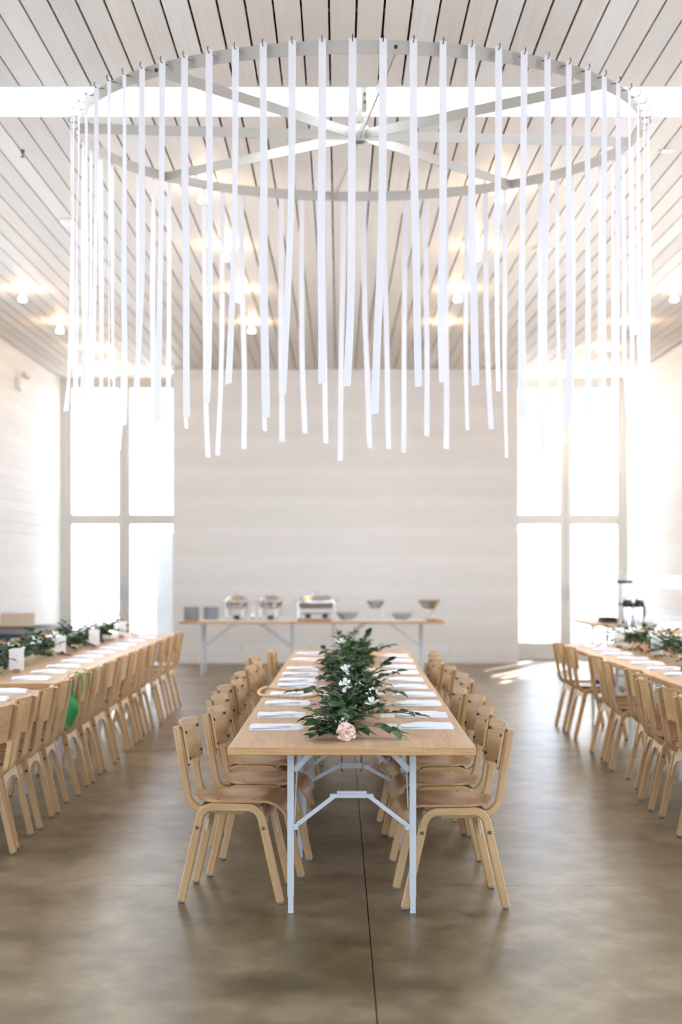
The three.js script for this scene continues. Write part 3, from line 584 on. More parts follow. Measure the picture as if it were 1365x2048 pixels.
function strutTent() { // small folded place card
  const w = 0.035, h = 0.014; return merge([loft([[V(-w, 0, 0.016), V(-w, h, 0.001), V(-w, h - 0.001, 0), V(-w, 0, 0.015)], [V(w, 0, 0.016), V(w, h, 0.001), V(w, h - 0.001, 0), V(w, 0, 0.015)]], 0.3), loft([[V(-w, 0, -0.016), V(-w, h, 0.001), V(-w, h - 0.001, 0), V(-w, 0, -0.015)], [V(w, 0, -0.016), V(w, h, 0.001), V(w, h - 0.001, 0), V(w, 0, -0.015)]], 0.3)]);
}
[7.0, 7.45, 8.1, 8.75, 9.3, 9.8, 10.3, 10.85].forEach((d, i) => {
  single('place_card', cardG, mats.paper, `small white place card left of the centre greenery, ${ORD[i]} from the viewer`, 'place card', [cx(d) - 0.165 + 0.02 * J(i, 31), NT, -d], J(i, 32) * 0.2, 'place cards on the centre table');
  single('place_card', cardG, mats.paper, `small white place card right of the centre greenery, ${ORD[i]} from the viewer`, 'place card', [cx(d) + 0.17 + 0.02 * J(i, 33), NT, -d - 0.02], J(i, 34) * 0.2, 'place cards on the centre table');
});
function numberCard(label, x, d, w, h, turn) {
  const t = thing('table_card', label, 'table card', [x, NT, -d], turn, 'table cards on the side rows');
  part('stand', new RoundedBoxGeometry(0.05, 0.028, 0.035, 2, 0.003).translate(0, 0.014, 0), mats.cardWood, t);
  const rings = []; for (let i = 0; i <= 10; i++) { const y = 0.02 + h * i / 10, e = 0.0015 * (hash(i, w * 1000 | 0, 3) - 0.5) * 2; rings.push([V(-w / 2 + e, y, -0.0012), V(w / 2 - e, y, -0.0012), V(w / 2 - e, y, 0.0012), V(-w / 2 + e, y, 0.0012)]); }
  part('card', loft(rings, 0.4), mats.paper, t);
  const p = []; for (const [yy, ww] of [[0.115, 0.035], [0.085, 0.028], [0.07, 0.04]]) { const pts = []; for (let i = 0; i <= 14; i++) pts.push(V(-ww / 2 + ww * i / 14, yy * h / 0.15 + 0.003 * Math.sin(i * 2.3 + yy * 90), 0.0016)); p.push(tube(pts, 0.0006, 30, 4)); }
  part('handwriting', merge(p), M({ color: srgb(170, 160, 152), roughness: 0.8 }), t);
}
numberCard('white deckle-edged card in a wooden stand on the left row, nearest the viewer', -2.27, 10.56, 0.105, 0.155, 0.12);
numberCard('white deckle-edged card in a wooden stand on the left row, second from the viewer', -2.35, 12.64, 0.095, 0.145, 0.1);
numberCard('white deckle-edged card in a wooden stand on the left row, third from the viewer', -2.26, 13.85, 0.095, 0.145, 0.05);
numberCard('white deckle-edged card in a wooden stand on the left row, farthest from the viewer', -2.29, 15.8, 0.095, 0.15, 0.1);
numberCard('white card among the greenery of the right row, nearer one', 2.61, 12.3, 0.095, 0.17, -0.15);
numberCard('white card among the greenery of the right row, farther one', 2.57, 13.75, 0.095, 0.17, -0.1);

// ---------------------------------------------------------------- greenery
function leafGeo(l, w, fold, bend) {
  const n = 6, pos = [], idx = [], uv = [];
  for (let i = 0; i <= n; i++) { const s = i / n, ww = w * Math.pow(Math.sin(Math.PI * Math.min(1, Math.pow(s, 0.8))), 0.85), x = l * s, y = -bend * s * s; pos.push(x, y + fold * ww, -ww, x, y, 0, x, y + fold * ww, ww); uv.push(s, 0, s, 0.5, s, 1); }
  for (let i = 0; i < n; i++) { const a = i * 3; idx.push(a, a + 1, a + 3, a + 1, a + 4, a + 3, a + 1, a + 2, a + 4, a + 2, a + 5, a + 4); }
  const g = new THREE.BufferGeometry(); g.setAttribute('position', new THREE.Float32BufferAttribute(pos, 3)); g.setAttribute('uv', new THREE.Float32BufferAttribute(uv, 2)); g.setIndex(idx); g.computeVertexNormals(); return g;
}
const leafVariants = [leafGeo(0.052, 0.0155, 0.3, 0.008), leafGeo(0.062, 0.0175, 0.22, 0.014), leafGeo(0.044, 0.0145, 0.35, 0.004), leafGeo(0.055, 0.0185, 0.28, 0.018)];
const up = V(0, 1, 0);
// sprigs: thin stems with leaves set alternately
function sprig(list, stems, start, dir, len, nLeaf, scale, droop) {
  const pts = [start.clone()], d = dir.clone().normalize(); let p = start.clone(); const steps = 6;
  for (let i = 0; i < steps; i++) { d.y -= droop / steps; d.x += rr(-0.1, 0.1); d.z += rr(-0.1, 0.1); d.normalize(); p = p.clone().addScaledVector(d, len / steps); if (p.y < TH + 0.006) p.y = TH + 0.006 + rnd() * 0.004; pts.push(p); }
  stems.push(tube(pts, 0.0013, 10, 4));
  const curve = new THREE.CatmullRomCurve3(pts);
  for (let i = 0; i < nLeaf; i++) {
    const s = 0.15 + 0.85 * (i + 0.5) / nLeaf, q = curve.getPoint(Math.min(1, s)), tan = curve.getTangent(Math.min(1, s)); const side = tan.clone().cross(up); if (side.length() < 0.05) side.set(1, 0, 0); side.normalize();
    const roll = (i % 2 ? 1 : -1) * rr(0.6, 1.15), axis = i === nLeaf - 1 ? tan.clone() : tan.clone().multiplyScalar(0.75).addScaledVector(side, roll).addScaledVector(up, rr(-0.1, 0.35)).normalize();
    const xA = axis.normalize(), zA = xA.clone().cross(up.clone().addScaledVector(V(rr(-1, 1), rr(-0.3, 1), rr(-1, 1)), 0.55)).normalize(), yA = zA.clone().cross(xA);
    const sc = scale * rr(0.7, 1.2), m = new THREE.Matrix4().makeBasis(xA, yA, zA).scale(V(sc, sc, sc)).setPosition(q);
    const tip = V(0.06 * sc, 0, 0).applyMatrix4(new THREE.Matrix4().makeBasis(xA, yA, zA)).add(q); if (tip.y < TH + 0.004) continue;
    list.push({ m, v: Math.floor(rnd() * 4), c: rnd() < 0.5 ? 0 : rnd() < 0.6 ? 1 : rnd() < 0.75 ? 2 : 3, z: q.z, y: q.y });
  }
}
function buildGarland(name, label, gen, keep, group) {
  const t = thing(name, label, 'garland', [0, 0, 0], 0, group), list = [], stems = []; gen(list, stems);
  part('stems', merge(stems), mats.stem, t).userData.kind = 'stuff';
  list.sort((a, b) => (b.z - a.z) - (a.y - b.y) * 2);
  list.slice(0, keep).forEach((l) => { const m = part('leaf', leafVariants[l.v], mats.leaf[l.c], t); m.applyMatrix4(l.m); });
  for (let c = 0; c < 4; c++) { const rest = list.slice(keep).filter((l) => l.c === c).map((l) => leafVariants[l.v].clone().applyMatrix4(l.m)); if (rest.length) part('foliage', merge(rest), mats.leaf[c], t).userData.kind = 'stuff'; }
  return t;
}
buildGarland('leaf_garland', 'dark green leafy garland laid down the middle of the centre table', (L, S) => {
  const spine = []; for (let d = 6.42; d <= 12.7; d += 0.3) spine.push(V(cx(d) - 0.01 + 0.05 * Math.sin(d * 1.7), TH + 0.03, -d)); S.push(tube(spine, 0.006, 80, 5));
  for (let d = 6.42; d < 12.7; d += 0.0165) {
    const grow = d < 6.8 ? 0.55 : 1, x = cx(d) - 0.01 + 0.05 * Math.sin(d * 1.7) + rr(-0.06, 0.06), a = rr(0, Math.PI * 2), el = rr(0.02, 1.0);
    const tall = 1, len = rr(0.08, 0.19) * grow * tall, dir = V(Math.cos(a) * 0.8 + rr(-0.3, 0.3), el, Math.sin(a) * 0.9);
    sprig(L, S, V(x, TH + 0.02 + rnd() * 0.05, -d), dir, len, 4 + Math.floor(len * 26), rr(0.8, 1.15), rr(-0.2, 0.9));
  }
  for (const [d, x, dx, dz, el, l] of [[7.1, 0.08, 1, 0.1, 0.2, 0.26], [7.25, -0.05, -0.9, 0.5, 0.05, 0.24], [8.4, -0.08, -1, 0.2, 0.25, 0.26], [8.9, 0.1, 0.8, 0.3, 0.6, 0.2], [9.4, 0.1, 0.7, -0.1, 0.8, 0.2], [6.55, -0.02, -1, 0.3, 0.0, 0.2], [6.6, 0.06, 1, 0.3, 0.0, 0.2], [12.4, 0, 0.1, -0.1, 1.4, 0.17], [12.3, 0.06, 0.4, 0, 1.1, 0.16], [12.5, -0.06, -0.4, 0, 1.0, 0.16], [11.9, 0.12, 0.9, 0.1, 0.5, 0.22]])
    sprig(L, S, V(cx(d) + x, TH + 0.05, -d), V(dx, el, dz), l, 9, 1.3, 0.35);
}, 300);
function sideGarland(label, ax, d0, d1, gaps, keep) {
  buildGarland('leaf_garland', label, (L, S) => {
    for (let d = d0; d < d1; d += 0.019) {
      if (gaps.some(([a, b]) => d > a && d < b)) continue;
      const a = rr(0, Math.PI * 2); sprig(L, S, V(ax + rr(-0.07, 0.07), TH + 0.02 + rnd() * 0.06, -d), V(Math.cos(a), rr(0.15, 1.5), Math.sin(a)), rr(0.12, 0.28), 9, rr(0.8, 1.15), rr(0.3, 0.8));
    }
  }, keep);
}
sideGarland('dark green leafy garland down the middle of the left table row', -2.47, 9.9, 16.2, [], 120);
sideGarland('dark green leafy garland down the middle of the right table row', 2.72, 9.6, 14.2, [], 120);

// flowers
const petalBase = (l, w, cup, ruffle, seed) => { const n = 6, m = 6, pos = [], idx = [], uv = []; for (let i = 0; i <= n; i++) for (let j = 0; j <= m; j++) { const s = i / n, v = -1 + 2 * j / m, ww = w * Math.pow(Math.sin(Math.PI * (0.08 + 0.82 * s) * 0.72), 0.9); pos.push(l * s - 0.1 * l * s * v * v, cup * s * s * l + 0.25 * ww * v * v + ruffle * s * Math.sin(v * 8 + seed), ww * v); uv.push(s, v); } for (let i = 0; i < n; i++) for (let j = 0; j < m; j++) { const a = i * (m + 1) + j; idx.push(a, a + 1, a + m + 1, a + 1, a + m + 2, a + m + 1); } const g = new THREE.BufferGeometry(); g.setAttribute('position', new THREE.Float32BufferAttribute(pos, 3)); g.setAttribute('uv', new THREE.Float32BufferAttribute(uv, 2)); g.setIndex(idx); g.computeVertexNormals(); return g; };
{ // carnation at the near end
  const t = thing('carnation', 'pale pink ruffled carnation at the near end of the centre garland', 'flower', [0.032, TH + 0.038, -6.45]); t.rotation.set(0.75, 0.2, 0.1);
  for (let i = 0; i < 96; i++) {            // pom-pom of small wavy petals, tilted every way
    const el = Math.asin(1 - 1.45 * (i + 0.5) / 96), az = i * 2.39996, n = 10, pos = [0, 0, 0], idx = [], uv = [0, 0], r = rr(0.011, 0.016), ph = rr(0, 6);
    for (let k = 0; k < n; k++) { const a = k / n * 6.2832, q = r * (1 + 0.12 * Math.sin(a * 5 + ph)); pos.push(0.0055 * Math.sin(a * 3 + ph) + 0.003, q * Math.cos(a), q * Math.sin(a)); uv.push(Math.cos(a), Math.sin(a)); idx.push(0, k + 1, (k + 1) % n + 1); }
    const g = new THREE.BufferGeometry(); g.setAttribute('position', new THREE.Float32BufferAttribute(pos, 3)); g.setAttribute('uv', new THREE.Float32BufferAttribute(uv, 2)); g.setIndex(idx); g.computeVertexNormals();
    g.rotateZ(rr(-1.0, 1.0)); g.rotateY(rr(-1.0, 1.0)); g.translate(rr(0.024, 0.033), 0, 0); g.rotateZ(el); g.rotateY(az); part('petal', g, i % 4 ? mats.petalPink : mats.petalBlush, t);
  }
  part('flower_heart', new THREE.SphereGeometry(0.022, 16, 12), mats.petalPink, t);
  part('calyx', lathe([[0, -0.035], [0.006, -0.034], [0.012, -0.015], [0.013, 0.004], [0, 0.006]], 10), mats.sepal, t);
}
function lily(label, x, y, d, s, rx, ry, group, mat = mats.petalWhite) {
  const t = thing(mat === mats.petalWhite ? 'white_flower' : 'peach_flower', label, 'flower', [x, y, -d], 0, group); t.rotation.set(rx, ry, 0);
  const g = petalBase(0.046 * s, 0.0095 * s, 0.15, 0.003, 1); for (let i = 0; i < 6; i++) { const m = part('petal', g, mat, t); m.rotation.set(0, i / 6 * 6.283, 0.15 + ((i * 7 + x * 40) % 3) * 0.28, 'YZX'); }
  part('stamen', merge([0, 1, 2].map((i) => rod(V(0, 0, 0), V(0.01 * s * Math.cos(i * 2.1), 0.018 * s, 0.01 * s * Math.sin(i * 2.1)), 0.0012, 5))), mats.stamen, t);
}
lily('white lily-like flower on the centre garland, nearest of the white ones', 0.16, 0.84, 7.18, 0.85, 0.5, 0.4, 'white flowers on the centre garland');
lily('large white flower on the left side of the centre garland', 0.03, 0.875, 7.75, 1.15, 0.8, -0.6, 'white flowers on the centre garland');
lily('white flower beside the large one on the centre garland', 0.12, 0.865, 7.85, 0.85, 0.6, 0.9, 'white flowers on the centre garland');
lily('cream flower halfway along the centre garland', 0.045, 0.885, 8.7, 1.1, 0.7, -0.3, 'white flowers on the centre garland');
lily('cream flower low in the right side of the centre garland', 0.17, 0.845, 7.7, 0.85, 0.9, 0.3, 'white flowers on the centre garland');
lily('white flower peeking behind the pink carnation', 0.012, 0.81, 6.5, 0.8, 0.3, -0.9, 'white flowers on the centre garland');
lily('small white flower near the far end of the centre garland', 0.02, 0.92, 11.4, 0.9, 0.7, 0.1, 'white flowers on the centre garland');
for (let i = 0; i < 14; i++) { const d = 11.3 + i * 0.33; lily(`white blossom in the left row garland, ${ORD[i]} from the viewer`, -2.44 + 0.1 * J(i, 41), 0.9 + 0.05 * J(i, 42), d, 1.1, 0.6, J(i, 43) * 3, 'white blossoms in the left row garland'); }
for (let i = 0; i < 7; i++) { const d = 11.7 + i * 0.33; lily(`white blossom in the right row garland, ${ORD[i]} from the viewer`, 2.68 + 0.12 * J(i, 44), 0.9 + 0.05 * J(i, 45), d, 1.25, 0.6, J(i, 46) * 3, 'white blossoms in the right row garland'); }
[[2.55, 0.8, 13.0, 'peach bloom lying at the foot of the right garland, farther one'], [2.58, 0.8, 12.65, 'peach bloom lying at the foot of the right garland, nearer one'], [2.6, 0.82, 11.7, 'peach bloom in the right garland beside the nearer card']].forEach(([x, y, d, l]) => lily(l, x, y, d, 1.2, 0.9, -0.5, 'peach blooms in the right garland', mats.petalPeach));

{ // wooden bead garland laid in a loop on the left of the centre table
  const t = thing('bead_garland', 'looped string of small wooden beads on the left of the centre table', 'bead garland');
  const pts = [V(-0.18, 0, -9.13), V(-0.28, 0, -9.05), V(-0.38, 0, -9.12), V(-0.44, 0, -9.2), V(-0.475, 0, -9.05), V(-0.465, 0, -8.72), V(-0.43, 0, -8.62), V(-0.33, 0, -8.56), V(-0.22, 0, -8.52), V(-0.12, 0, -8.66)];
  const c = new THREE.CatmullRomCurve3(pts), len = c.getLength(), n = Math.floor(len / 0.0155), beads = []; const y = TH + 0.0085;
  const s = new THREE.SphereGeometry(0.0082, 8, 6);
  for (let i = 0; i <= n; i++) { const q = c.getPointAt(i / n), off = (i % 2 ? 1 : -1) * 0.003; beads.push(s.clone().scale(1, 1, 1).translate(q.x + cx(8.8) - 0.07, y, q.z + off)); }
  part('beads', merge(beads), mats.bead, t).userData.kind = 'stuff';
  part('string', tube(c.getPoints(60).map((q) => V(q.x + cx(8.8) - 0.07, y, q.z)), 0.0015, 120, 5), mats.stem, t);
}

// ---------------------------------------------------------------- buffet
const BZ = -20.5, bt = NT;
function clothRunner(label, x0, x1) { // thin cloth over the table with a short drop at the front
  const t = thing('tablecloth', label, 'tablecloth', [0, 0, 0], 0, 'cloths on the buffet'); const n = 30, rings = [];
  for (let i = 0; i <= n; i++) { const x = x0 + (x1 - x0) * i / n, e = 0.003, f = 0.016 + 0.003 * Math.sin(i * 1.3), y = TH + 0.0008; rings.push([V(x, y, -21.4), V(x, y + e, -21.4), V(x, y + e, BZ - 0.1), V(x, y + f, BZ - 0.06), V(x, y + f * 0.95, BZ - 0.012), V(x, y + f * 0.5, BZ - 0.004 + 0.003 * Math.sin(i * 0.9)), V(x, y, BZ - 0.006 + 0.004 * Math.sin(i * 0.9))]); }
  part('cloth', loft(rings, 0.8), mats.cloth, t);
}
clothRunner('white cloth runner on the left buffet table under the chafing dishes', -1.92, -0.58);
clothRunner('white cloth runner on the right buffet table under the silver bowls', -0.1, 1.2);
const bz = -20.85, by = TH + 0.0042;
{ // plates, each its own
  const plateG = lathe([[0, 0.002], [0.07, 0.002], [0.075, 0], [0.085, 0], [0.088, 0.004], [0.122, 0.0115], [0.1245, 0.0135], [0.122, 0.0145], [0.086, 0.0075], [0, 0.006]], 36);
  for (const [x, n, where, y] of [[-2.05, 16, 'left', NT], [-1.775, 16, 'right', by]]) for (let i = 0; i < n; i++) single('dinner_plate', plateG, mats.plate, `pale grey dinner plate in the ${where} stack on the buffet, ${ORD[i]} from the bottom`, 'plate', [x + 0.002 * J(i, 51), y + i * 0.0118, bz + 0.002 * J(i, 52)], i, 'stacked dinner plates on the buffet');
}
function roundChafer(label, x, s) {
  const t = thing('round_chafing_dish', label, 'chafing dish', [x, by, bz], 0.3, 'chafing dishes on the buffet');
  const lid = part('lid', lathe([[0.165, 0.255], [0.16, 0.27], [0.14, 0.31], [0.1, 0.338], [0.05, 0.35], [0, 0.352]], 36), mats.chrome, t);
  part('lid_handle', lathe([[0, 0.35], [0.012, 0.352], [0.01, 0.375], [0.022, 0.39], [0.018, 0.405], [0, 0.41]], 16), mats.chrome, lid);
  part('pan', lathe([[0, 0.16], [0.13, 0.165], [0.158, 0.19], [0.162, 0.24], [0.176, 0.25], [0.176, 0.256], [0.16, 0.256], [0.155, 0.2], [0, 0.175]], 36), mats.chrome, t);
  part('stand_ring', new THREE.TorusGeometry(0.16, 0.007, 8, 40).rotateX(Math.PI / 2).translate(0, 0.2, 0), mats.chrome, t);
  for (let k = 0; k < 4; k++) { const a = k * Math.PI / 2 + 0.75, c = Math.cos(a), q = Math.sin(a); part('leg', tube([V(0.19 * c, 0.275, 0.19 * q), V(0.178 * c, 0.23, 0.178 * q), V(0.168 * c, 0.12, 0.168 * q), V(0.16 * c, 0.05, 0.16 * q), V(0.178 * c, 0.007, 0.178 * q)], 0.009, 20, 8), mats.chrome, t); }
  for (const sd of [-1, 1]) part('side_handle', tube([V(sd * 0.172, 0.245, -0.04), V(sd * 0.21, 0.26, -0.035), V(sd * 0.222, 0.265, 0), V(sd * 0.21, 0.26, 0.035), V(sd * 0.172, 0.245, 0.04)], 0.006, 20, 6), mats.chrome, t);
  const b = part('burner', lathe([[0, 0], [0.04, 0], [0.042, 0.006], [0.042, 0.06], [0.03, 0.066], [0, 0.066]], 20), mats.black, t); part('burner_rim', new THREE.TorusGeometry(0.034, 0.004, 6, 20).rotateX(Math.PI / 2).translate(0, 0.066, 0), mats.chrome, b);
  part('lower_shelf', lathe([[0.05, 0.01], [0.162, 0.012], [0.162, 0.018], [0.05, 0.016]], 36), mats.chrome, t);
}
roundChafer('round silver chafing dish with a domed lid beside the plate stacks', -1.42); roundChafer('round silver chafing dish with a domed lid, second from the plate stacks', -0.95);
{ // ladle on a rest between the chafing dishes
  const t = thing('serving_spoon', 'silver serving spoon on its rest between the round chafing dishes', 'spoon', [-1.19, by, bz + 0.1]);
  part('rest', lathe([[0, 0], [0.05, 0.0], [0.07, 0.012], [0.066, 0.014], [0.045, 0.005], [0, 0.005]], 24), mats.chrome, t);
  part('bowl', new THREE.SphereGeometry(0.032, 16, 10).scale(0.9, 1.3, 0.35).translate(0, 0.06, 0), mats.chrome, t);
  part('handle', tube([V(0, 0.095, 0), V(0.005, 0.15, -0.01), V(0.012, 0.23, -0.03), V(0.018, 0.26, -0.04)], 0.005, 12, 6), mats.chrome, t);
}
{ // rectangular chafer
  const t = thing('rectangular_chafing_dish', 'long rectangular silver chafing dish at the middle of the buffet', 'chafing dish', [-0.31, by, bz]);
  const ring = (w, d, y, r = 0.03) => { const o = []; for (const [sx, sz, a0] of [[1, 1, 0], [-1, 1, 1], [-1, -1, 2], [1, -1, 3]]) for (let k = 0; k <= 4; k++) { const a = (a0 + k / 4) * Math.PI / 2; o.push(V(sx * (w - r) + r * Math.cos(a), y, sz * (d - r) + r * Math.sin(a))); } return o; };
  const lid = part('lid', loft([ring(0.25, 0.155, 0.262), ring(0.247, 0.152, 0.285), ring(0.215, 0.125, 0.335), ring(0.19, 0.1, 0.345)], 0.5), mats.chrome, t);
  part('lid_handle', tube([V(-0.05, 0.345, 0), V(-0.045, 0.375, 0), V(0, 0.39, 0), V(0.045, 0.375, 0), V(0.05, 0.345, 0)], 0.008, 20, 8), mats.chrome, lid);
  part('pan', loft([ring(0.235, 0.14, 0.165), ring(0.243, 0.15, 0.24), ring(0.262, 0.168, 0.245), ring(0.262, 0.168, 0.26)], 0.5), mats.chrome, t);
  for (const sx of [-1, 1]) {
    for (const sz of [-1, 1]) part('leg', tube([V(sx * 0.262, 0.25, sz * 0.14), V(sx * 0.255, 0.16, sz * 0.14), V(sx * 0.245, 0.07, sz * 0.14), V(sx * 0.27, 0.008, sz * 0.145)], 0.009, 16, 8), mats.chrome, t);
    part('side_handle', tube([V(sx * 0.258, 0.25, -0.06), V(sx * 0.3, 0.275, -0.05), V(sx * 0.315, 0.3, 0), V(sx * 0.3, 0.275, 0.05), V(sx * 0.258, 0.25, 0.06)], 0.007, 20, 6), mats.chrome, t);
    part('burner', lathe([[0, 0.03], [0.04, 0.03], [0.042, 0.036], [0.042, 0.095], [0.03, 0.1], [0, 0.1]], 20).translate(sx * 0.12, 0, 0), mats.black, t);
  }
  part('stand_rail', merge([-1, 1].map((s) => rod(V(-0.25, 0.09, s * 0.14), V(0.25, 0.09, s * 0.14), 0.005)).concat([rod(V(-0.25, 0.02, 0), V(0.25, 0.02, 0), 0.006)])), mats.chrome, t);
  part('lower_shelf', box(-0.2, 0.2, 0.024, 0.03, -0.07, 0.07), mats.chrome, t);
}
const bowlProfile = (r, h) => [[0, 0.004], [r * 0.42, 0.004], [r * 0.45, 0], [r * 0.5, 0], [r * 0.72, h * 0.42], [r, h], [r * 1.02, h + 0.003], [r * 0.98, h + 0.002], [r * 0.7, h * 0.46], [r * 0.4, 0.01], [0, 0.01]];
for (const [x, r, h, l] of [[0.12, 0.16, 0.105, 'low silver bowl next to the rectangular chafing dish'], [0.88, 0.158, 0.1, 'low silver bowl between the two raised bowls']]) {
  const t = thing('silver_bowl', l, 'bowl', [x, by, bz], 0, 'silver bowls on the buffet'); part('bowl', lathe(bowlProfile(r, h), 36), mats.brushed, t); part('rim', new THREE.TorusGeometry(r * 1.01, 0.004, 8, 48).rotateX(Math.PI / 2).translate(0, h + 0.002, 0), mats.chrome, t);
}
{
  const t = thing('raised_bowl', 'silver bowl raised on an open ring stand', 'bowl', [0.512, by, bz], 0, 'silver bowls on the buffet');
  part('bowl', lathe(bowlProfile(0.13, 0.11), 36).translate(0, 0.16, 0), mats.brushed, t); part('rim', new THREE.TorusGeometry(0.131, 0.004, 8, 48).rotateX(Math.PI / 2).translate(0, 0.272, 0), mats.chrome, t);
  for (const s of [-1, 1]) { const pts = []; for (let k = 0; k <= 16; k++) { const a = -1.05 + (Math.PI + 2.1) * k / 16; pts.push(V(0.105 * Math.cos(a), 0.092 + 0.09 * Math.sin(a), s * 0.04)); } part('stand_hoop', tube(pts, 0.004, 40, 6), mats.chrome, t); }
  part('stand_bar', merge([rod(V(-0.05, 0.012, -0.04), V(-0.05, 0.012, 0.04), 0.004), rod(V(0.05, 0.012, -0.04), V(0.05, 0.012, 0.04), 0.004)]), mats.chrome, t);
  const u = thing('raised_bowl', 'silver bowl raised on a crossed wire stand at the right end', 'bowl', [1.26, NT, bz + 0.02], 0, 'silver bowls on the buffet');
  part('bowl', lathe(bowlProfile(0.162, 0.13), 36).translate(0, 0.158, 0), mats.brushed, u); part('rim', new THREE.TorusGeometry(0.163, 0.004, 8, 48).rotateX(Math.PI / 2).translate(0, 0.29, 0), mats.chrome, u);
  for (const s of [-1, 1]) part('stand_wire', merge([rod(V(-0.075, 0.006, s * 0.05), V(0.085, 0.17, s * 0.05), 0.004), rod(V(0.075, 0.006, s * 0.05), V(-0.085, 0.17, s * 0.05), 0.004)]), mats.chrome, u);
  part('stand_base', merge([rod(V(-0.09, 0.006, 0.05), V(0.09, 0.006, 0.05), 0.005), rod(V(-0.09, 0.006, -0.05), V(0.09, 0.006, -0.05), 0.005), rod(V(-0.075, 0.006, -0.05), V(-0.075, 0.006, 0.05), 0.005), rod(V(0.075, 0.006, -0.05), V(0.075, 0.006, 0.05), 0.005)]), mats.bolt, u);
}

// ---------------------------------------------------------------- drinks tables at the right
{
  const d = thing('drink_dispenser', 'tall clear drink dispenser with a dark rim and wire handle by the right wall', 'dispenser', [3.56, NT, -18.65]);
  part('cylinder', lathe([[0.1, 0.03], [0.1, 0.56], [0.096, 0.56], [0.096, 0.034], [0, 0.034], [0, 0.03]], 32), mats.clearGlass, d);
  part('base_ring', lathe([[0, 0], [0.105, 0], [0.105, 0.03], [0, 0.03]], 32), mats.brushed, d);
  part('rim_band', lathe([[0.098, 0.54], [0.106, 0.54], [0.106, 0.575], [0.098, 0.575]], 32), mats.black, d);
  part('dome', lathe([[0.1, 0.575], [0.095, 0.62], [0.075, 0.66], [0.04, 0.685], [0, 0.69]], 32), mats.clearGlass, d);
  part('handle', tube([V(-0.1, 0.57, 0), V(-0.1, 0.64, 0), V(-0.06, 0.71, 0), V(0, 0.73, 0), V(0.06, 0.71, 0), V(0.1, 0.64, 0), V(0.1, 0.57, 0)], 0.005, 40, 6), mats.chrome, d);
  part('ice_tube', lathe([[0.026, 0.05], [0.026, 0.54], [0.023, 0.54], [0.023, 0.05]], 20), mats.brushed, d);
  part('spigot', merge([rod(V(0, 0.07, 0.1), V(0, 0.07, 0.15), 0.012), rod(V(0, 0.04, 0.145), V(0, 0.1, 0.145), 0.01)]), mats.black, d);
  const pot = thing('airpot', 'chrome airpot with a black collar on the drinks table, left one', 'airpot', [3.385 + 0.12, NT, -18.2], 0, 'airpots on the drinks table');
  part('body', lathe([[0, 0], [0.062, 0], [0.066, 0.01], [0.066, 0.25], [0.058, 0.265], [0, 0.265]], 28), mats.chrome, pot);
  part('collar', lathe([[0, 0.265], [0.062, 0.265], [0.066, 0.29], [0.06, 0.32], [0, 0.32]], 28), mats.black, pot);
  part('lid', lathe([[0, 0.32], [0.05, 0.32], [0.046, 0.37], [0.03, 0.385], [0, 0.388]], 24), mats.chrome, pot);
  part('spout', tube([V(-0.05, 0.3, 0.0), V(-0.1, 0.295, 0.02), V(-0.12, 0.27, 0.025)], 0.011, 10, 8), mats.black, pot);
  part('handle', tube([V(0.05, 0.28, 0), V(0.085, 0.26, 0), V(0.088, 0.16, 0), V(0.064, 0.12, 0)], 0.009, 14, 6), mats.black, pot);
  dup(pot, 'chrome airpot with a black collar on the drinks table, right one', [3.64, NT, -18.17], 0.4);
  const g = thing('tap_stand', 'small black tap stand beside the airpots', 'tap stand', [3.74, NT, -18.4]);
  part('column', lathe([[0, 0], [0.045, 0], [0.045, 0.012], [0.014, 0.02], [0.014, 0.2], [0.03, 0.21], [0.03, 0.24], [0, 0.245]], 18).translate(-0.17, 0, 0), mats.black, g); part('tap', merge([rod(V(-0.17, 0.15, 0), V(-0.26, 0.15, 0.02), 0.011), rod(V(-0.255, 0.12, 0.02), V(-0.255, 0.17, 0.02), 0.01)]), mats.black, g);
  const rack = thing('glass_rack', 'white rack of drinking glasses on the nearer drinks table', 'rack', [4.08, NT, -17.95]);
  part('tray', merge([box(-0.34, 0.34, 0, 0.008, -0.2, 0.2), box(-0.34, -0.33, 0.008, 0.09, -0.2, 0.2), box(0.33, 0.34, 0.008, 0.09, -0.2, 0.2), box(-0.33, 0.33, 0.008, 0.09, -0.2, -0.19), box(-0.33, 0.33, 0.008, 0.09, 0.19, 0.2)]), mats.white, rack);
  part('divider', merge([-2, -1, 0, 1, 2].map((k) => box(k * 0.11 - 0.002, k * 0.11 + 0.002, 0.008, 0.07, -0.19, 0.19))), mats.white, rack);
  const glassG = lathe([[0, 0.004], [0.03, 0.004], [0.036, 0.15], [0.038, 0.15], [0.033, 0], [0, 0]], 20);
  for (let r = 0; r < 3; r++) for (let k = 0; k < 6; k++) single('drinking_glass', glassG, mats.clearGlass, `clear glass tumbler in the ${['near', 'middle', 'far'][r]} row of the white rack, ${ORD[k]} from the left`, 'glass', [4.08 + (k - 2.5) * 0.11, NT + 0.0085, -17.95 + (1 - r) * 0.12], 0, 'tumblers in the rack');
  const bk = thing('bread_basket', 'brown woven basket at the right end of the drinks table', 'basket', [4.33, NT, -17.55]);
  part('body', lathe([[0, 0], [0.09, 0], [0.12, 0.06], [0.135, 0.11], [0.128, 0.11], [0.11, 0.06], [0.085, 0.01], [0, 0.01]], 24), mats.basket, bk); part('rim', new THREE.TorusGeometry(0.132, 0.008, 8, 32).rotateX(Math.PI / 2).translate(0, 0.112, 0), mats.basket, bk);
  const dish = thing('metal_dish', 'oval metal dish at the near left corner of the drinks table', 'dish', [3.58, NT, -17.6]);
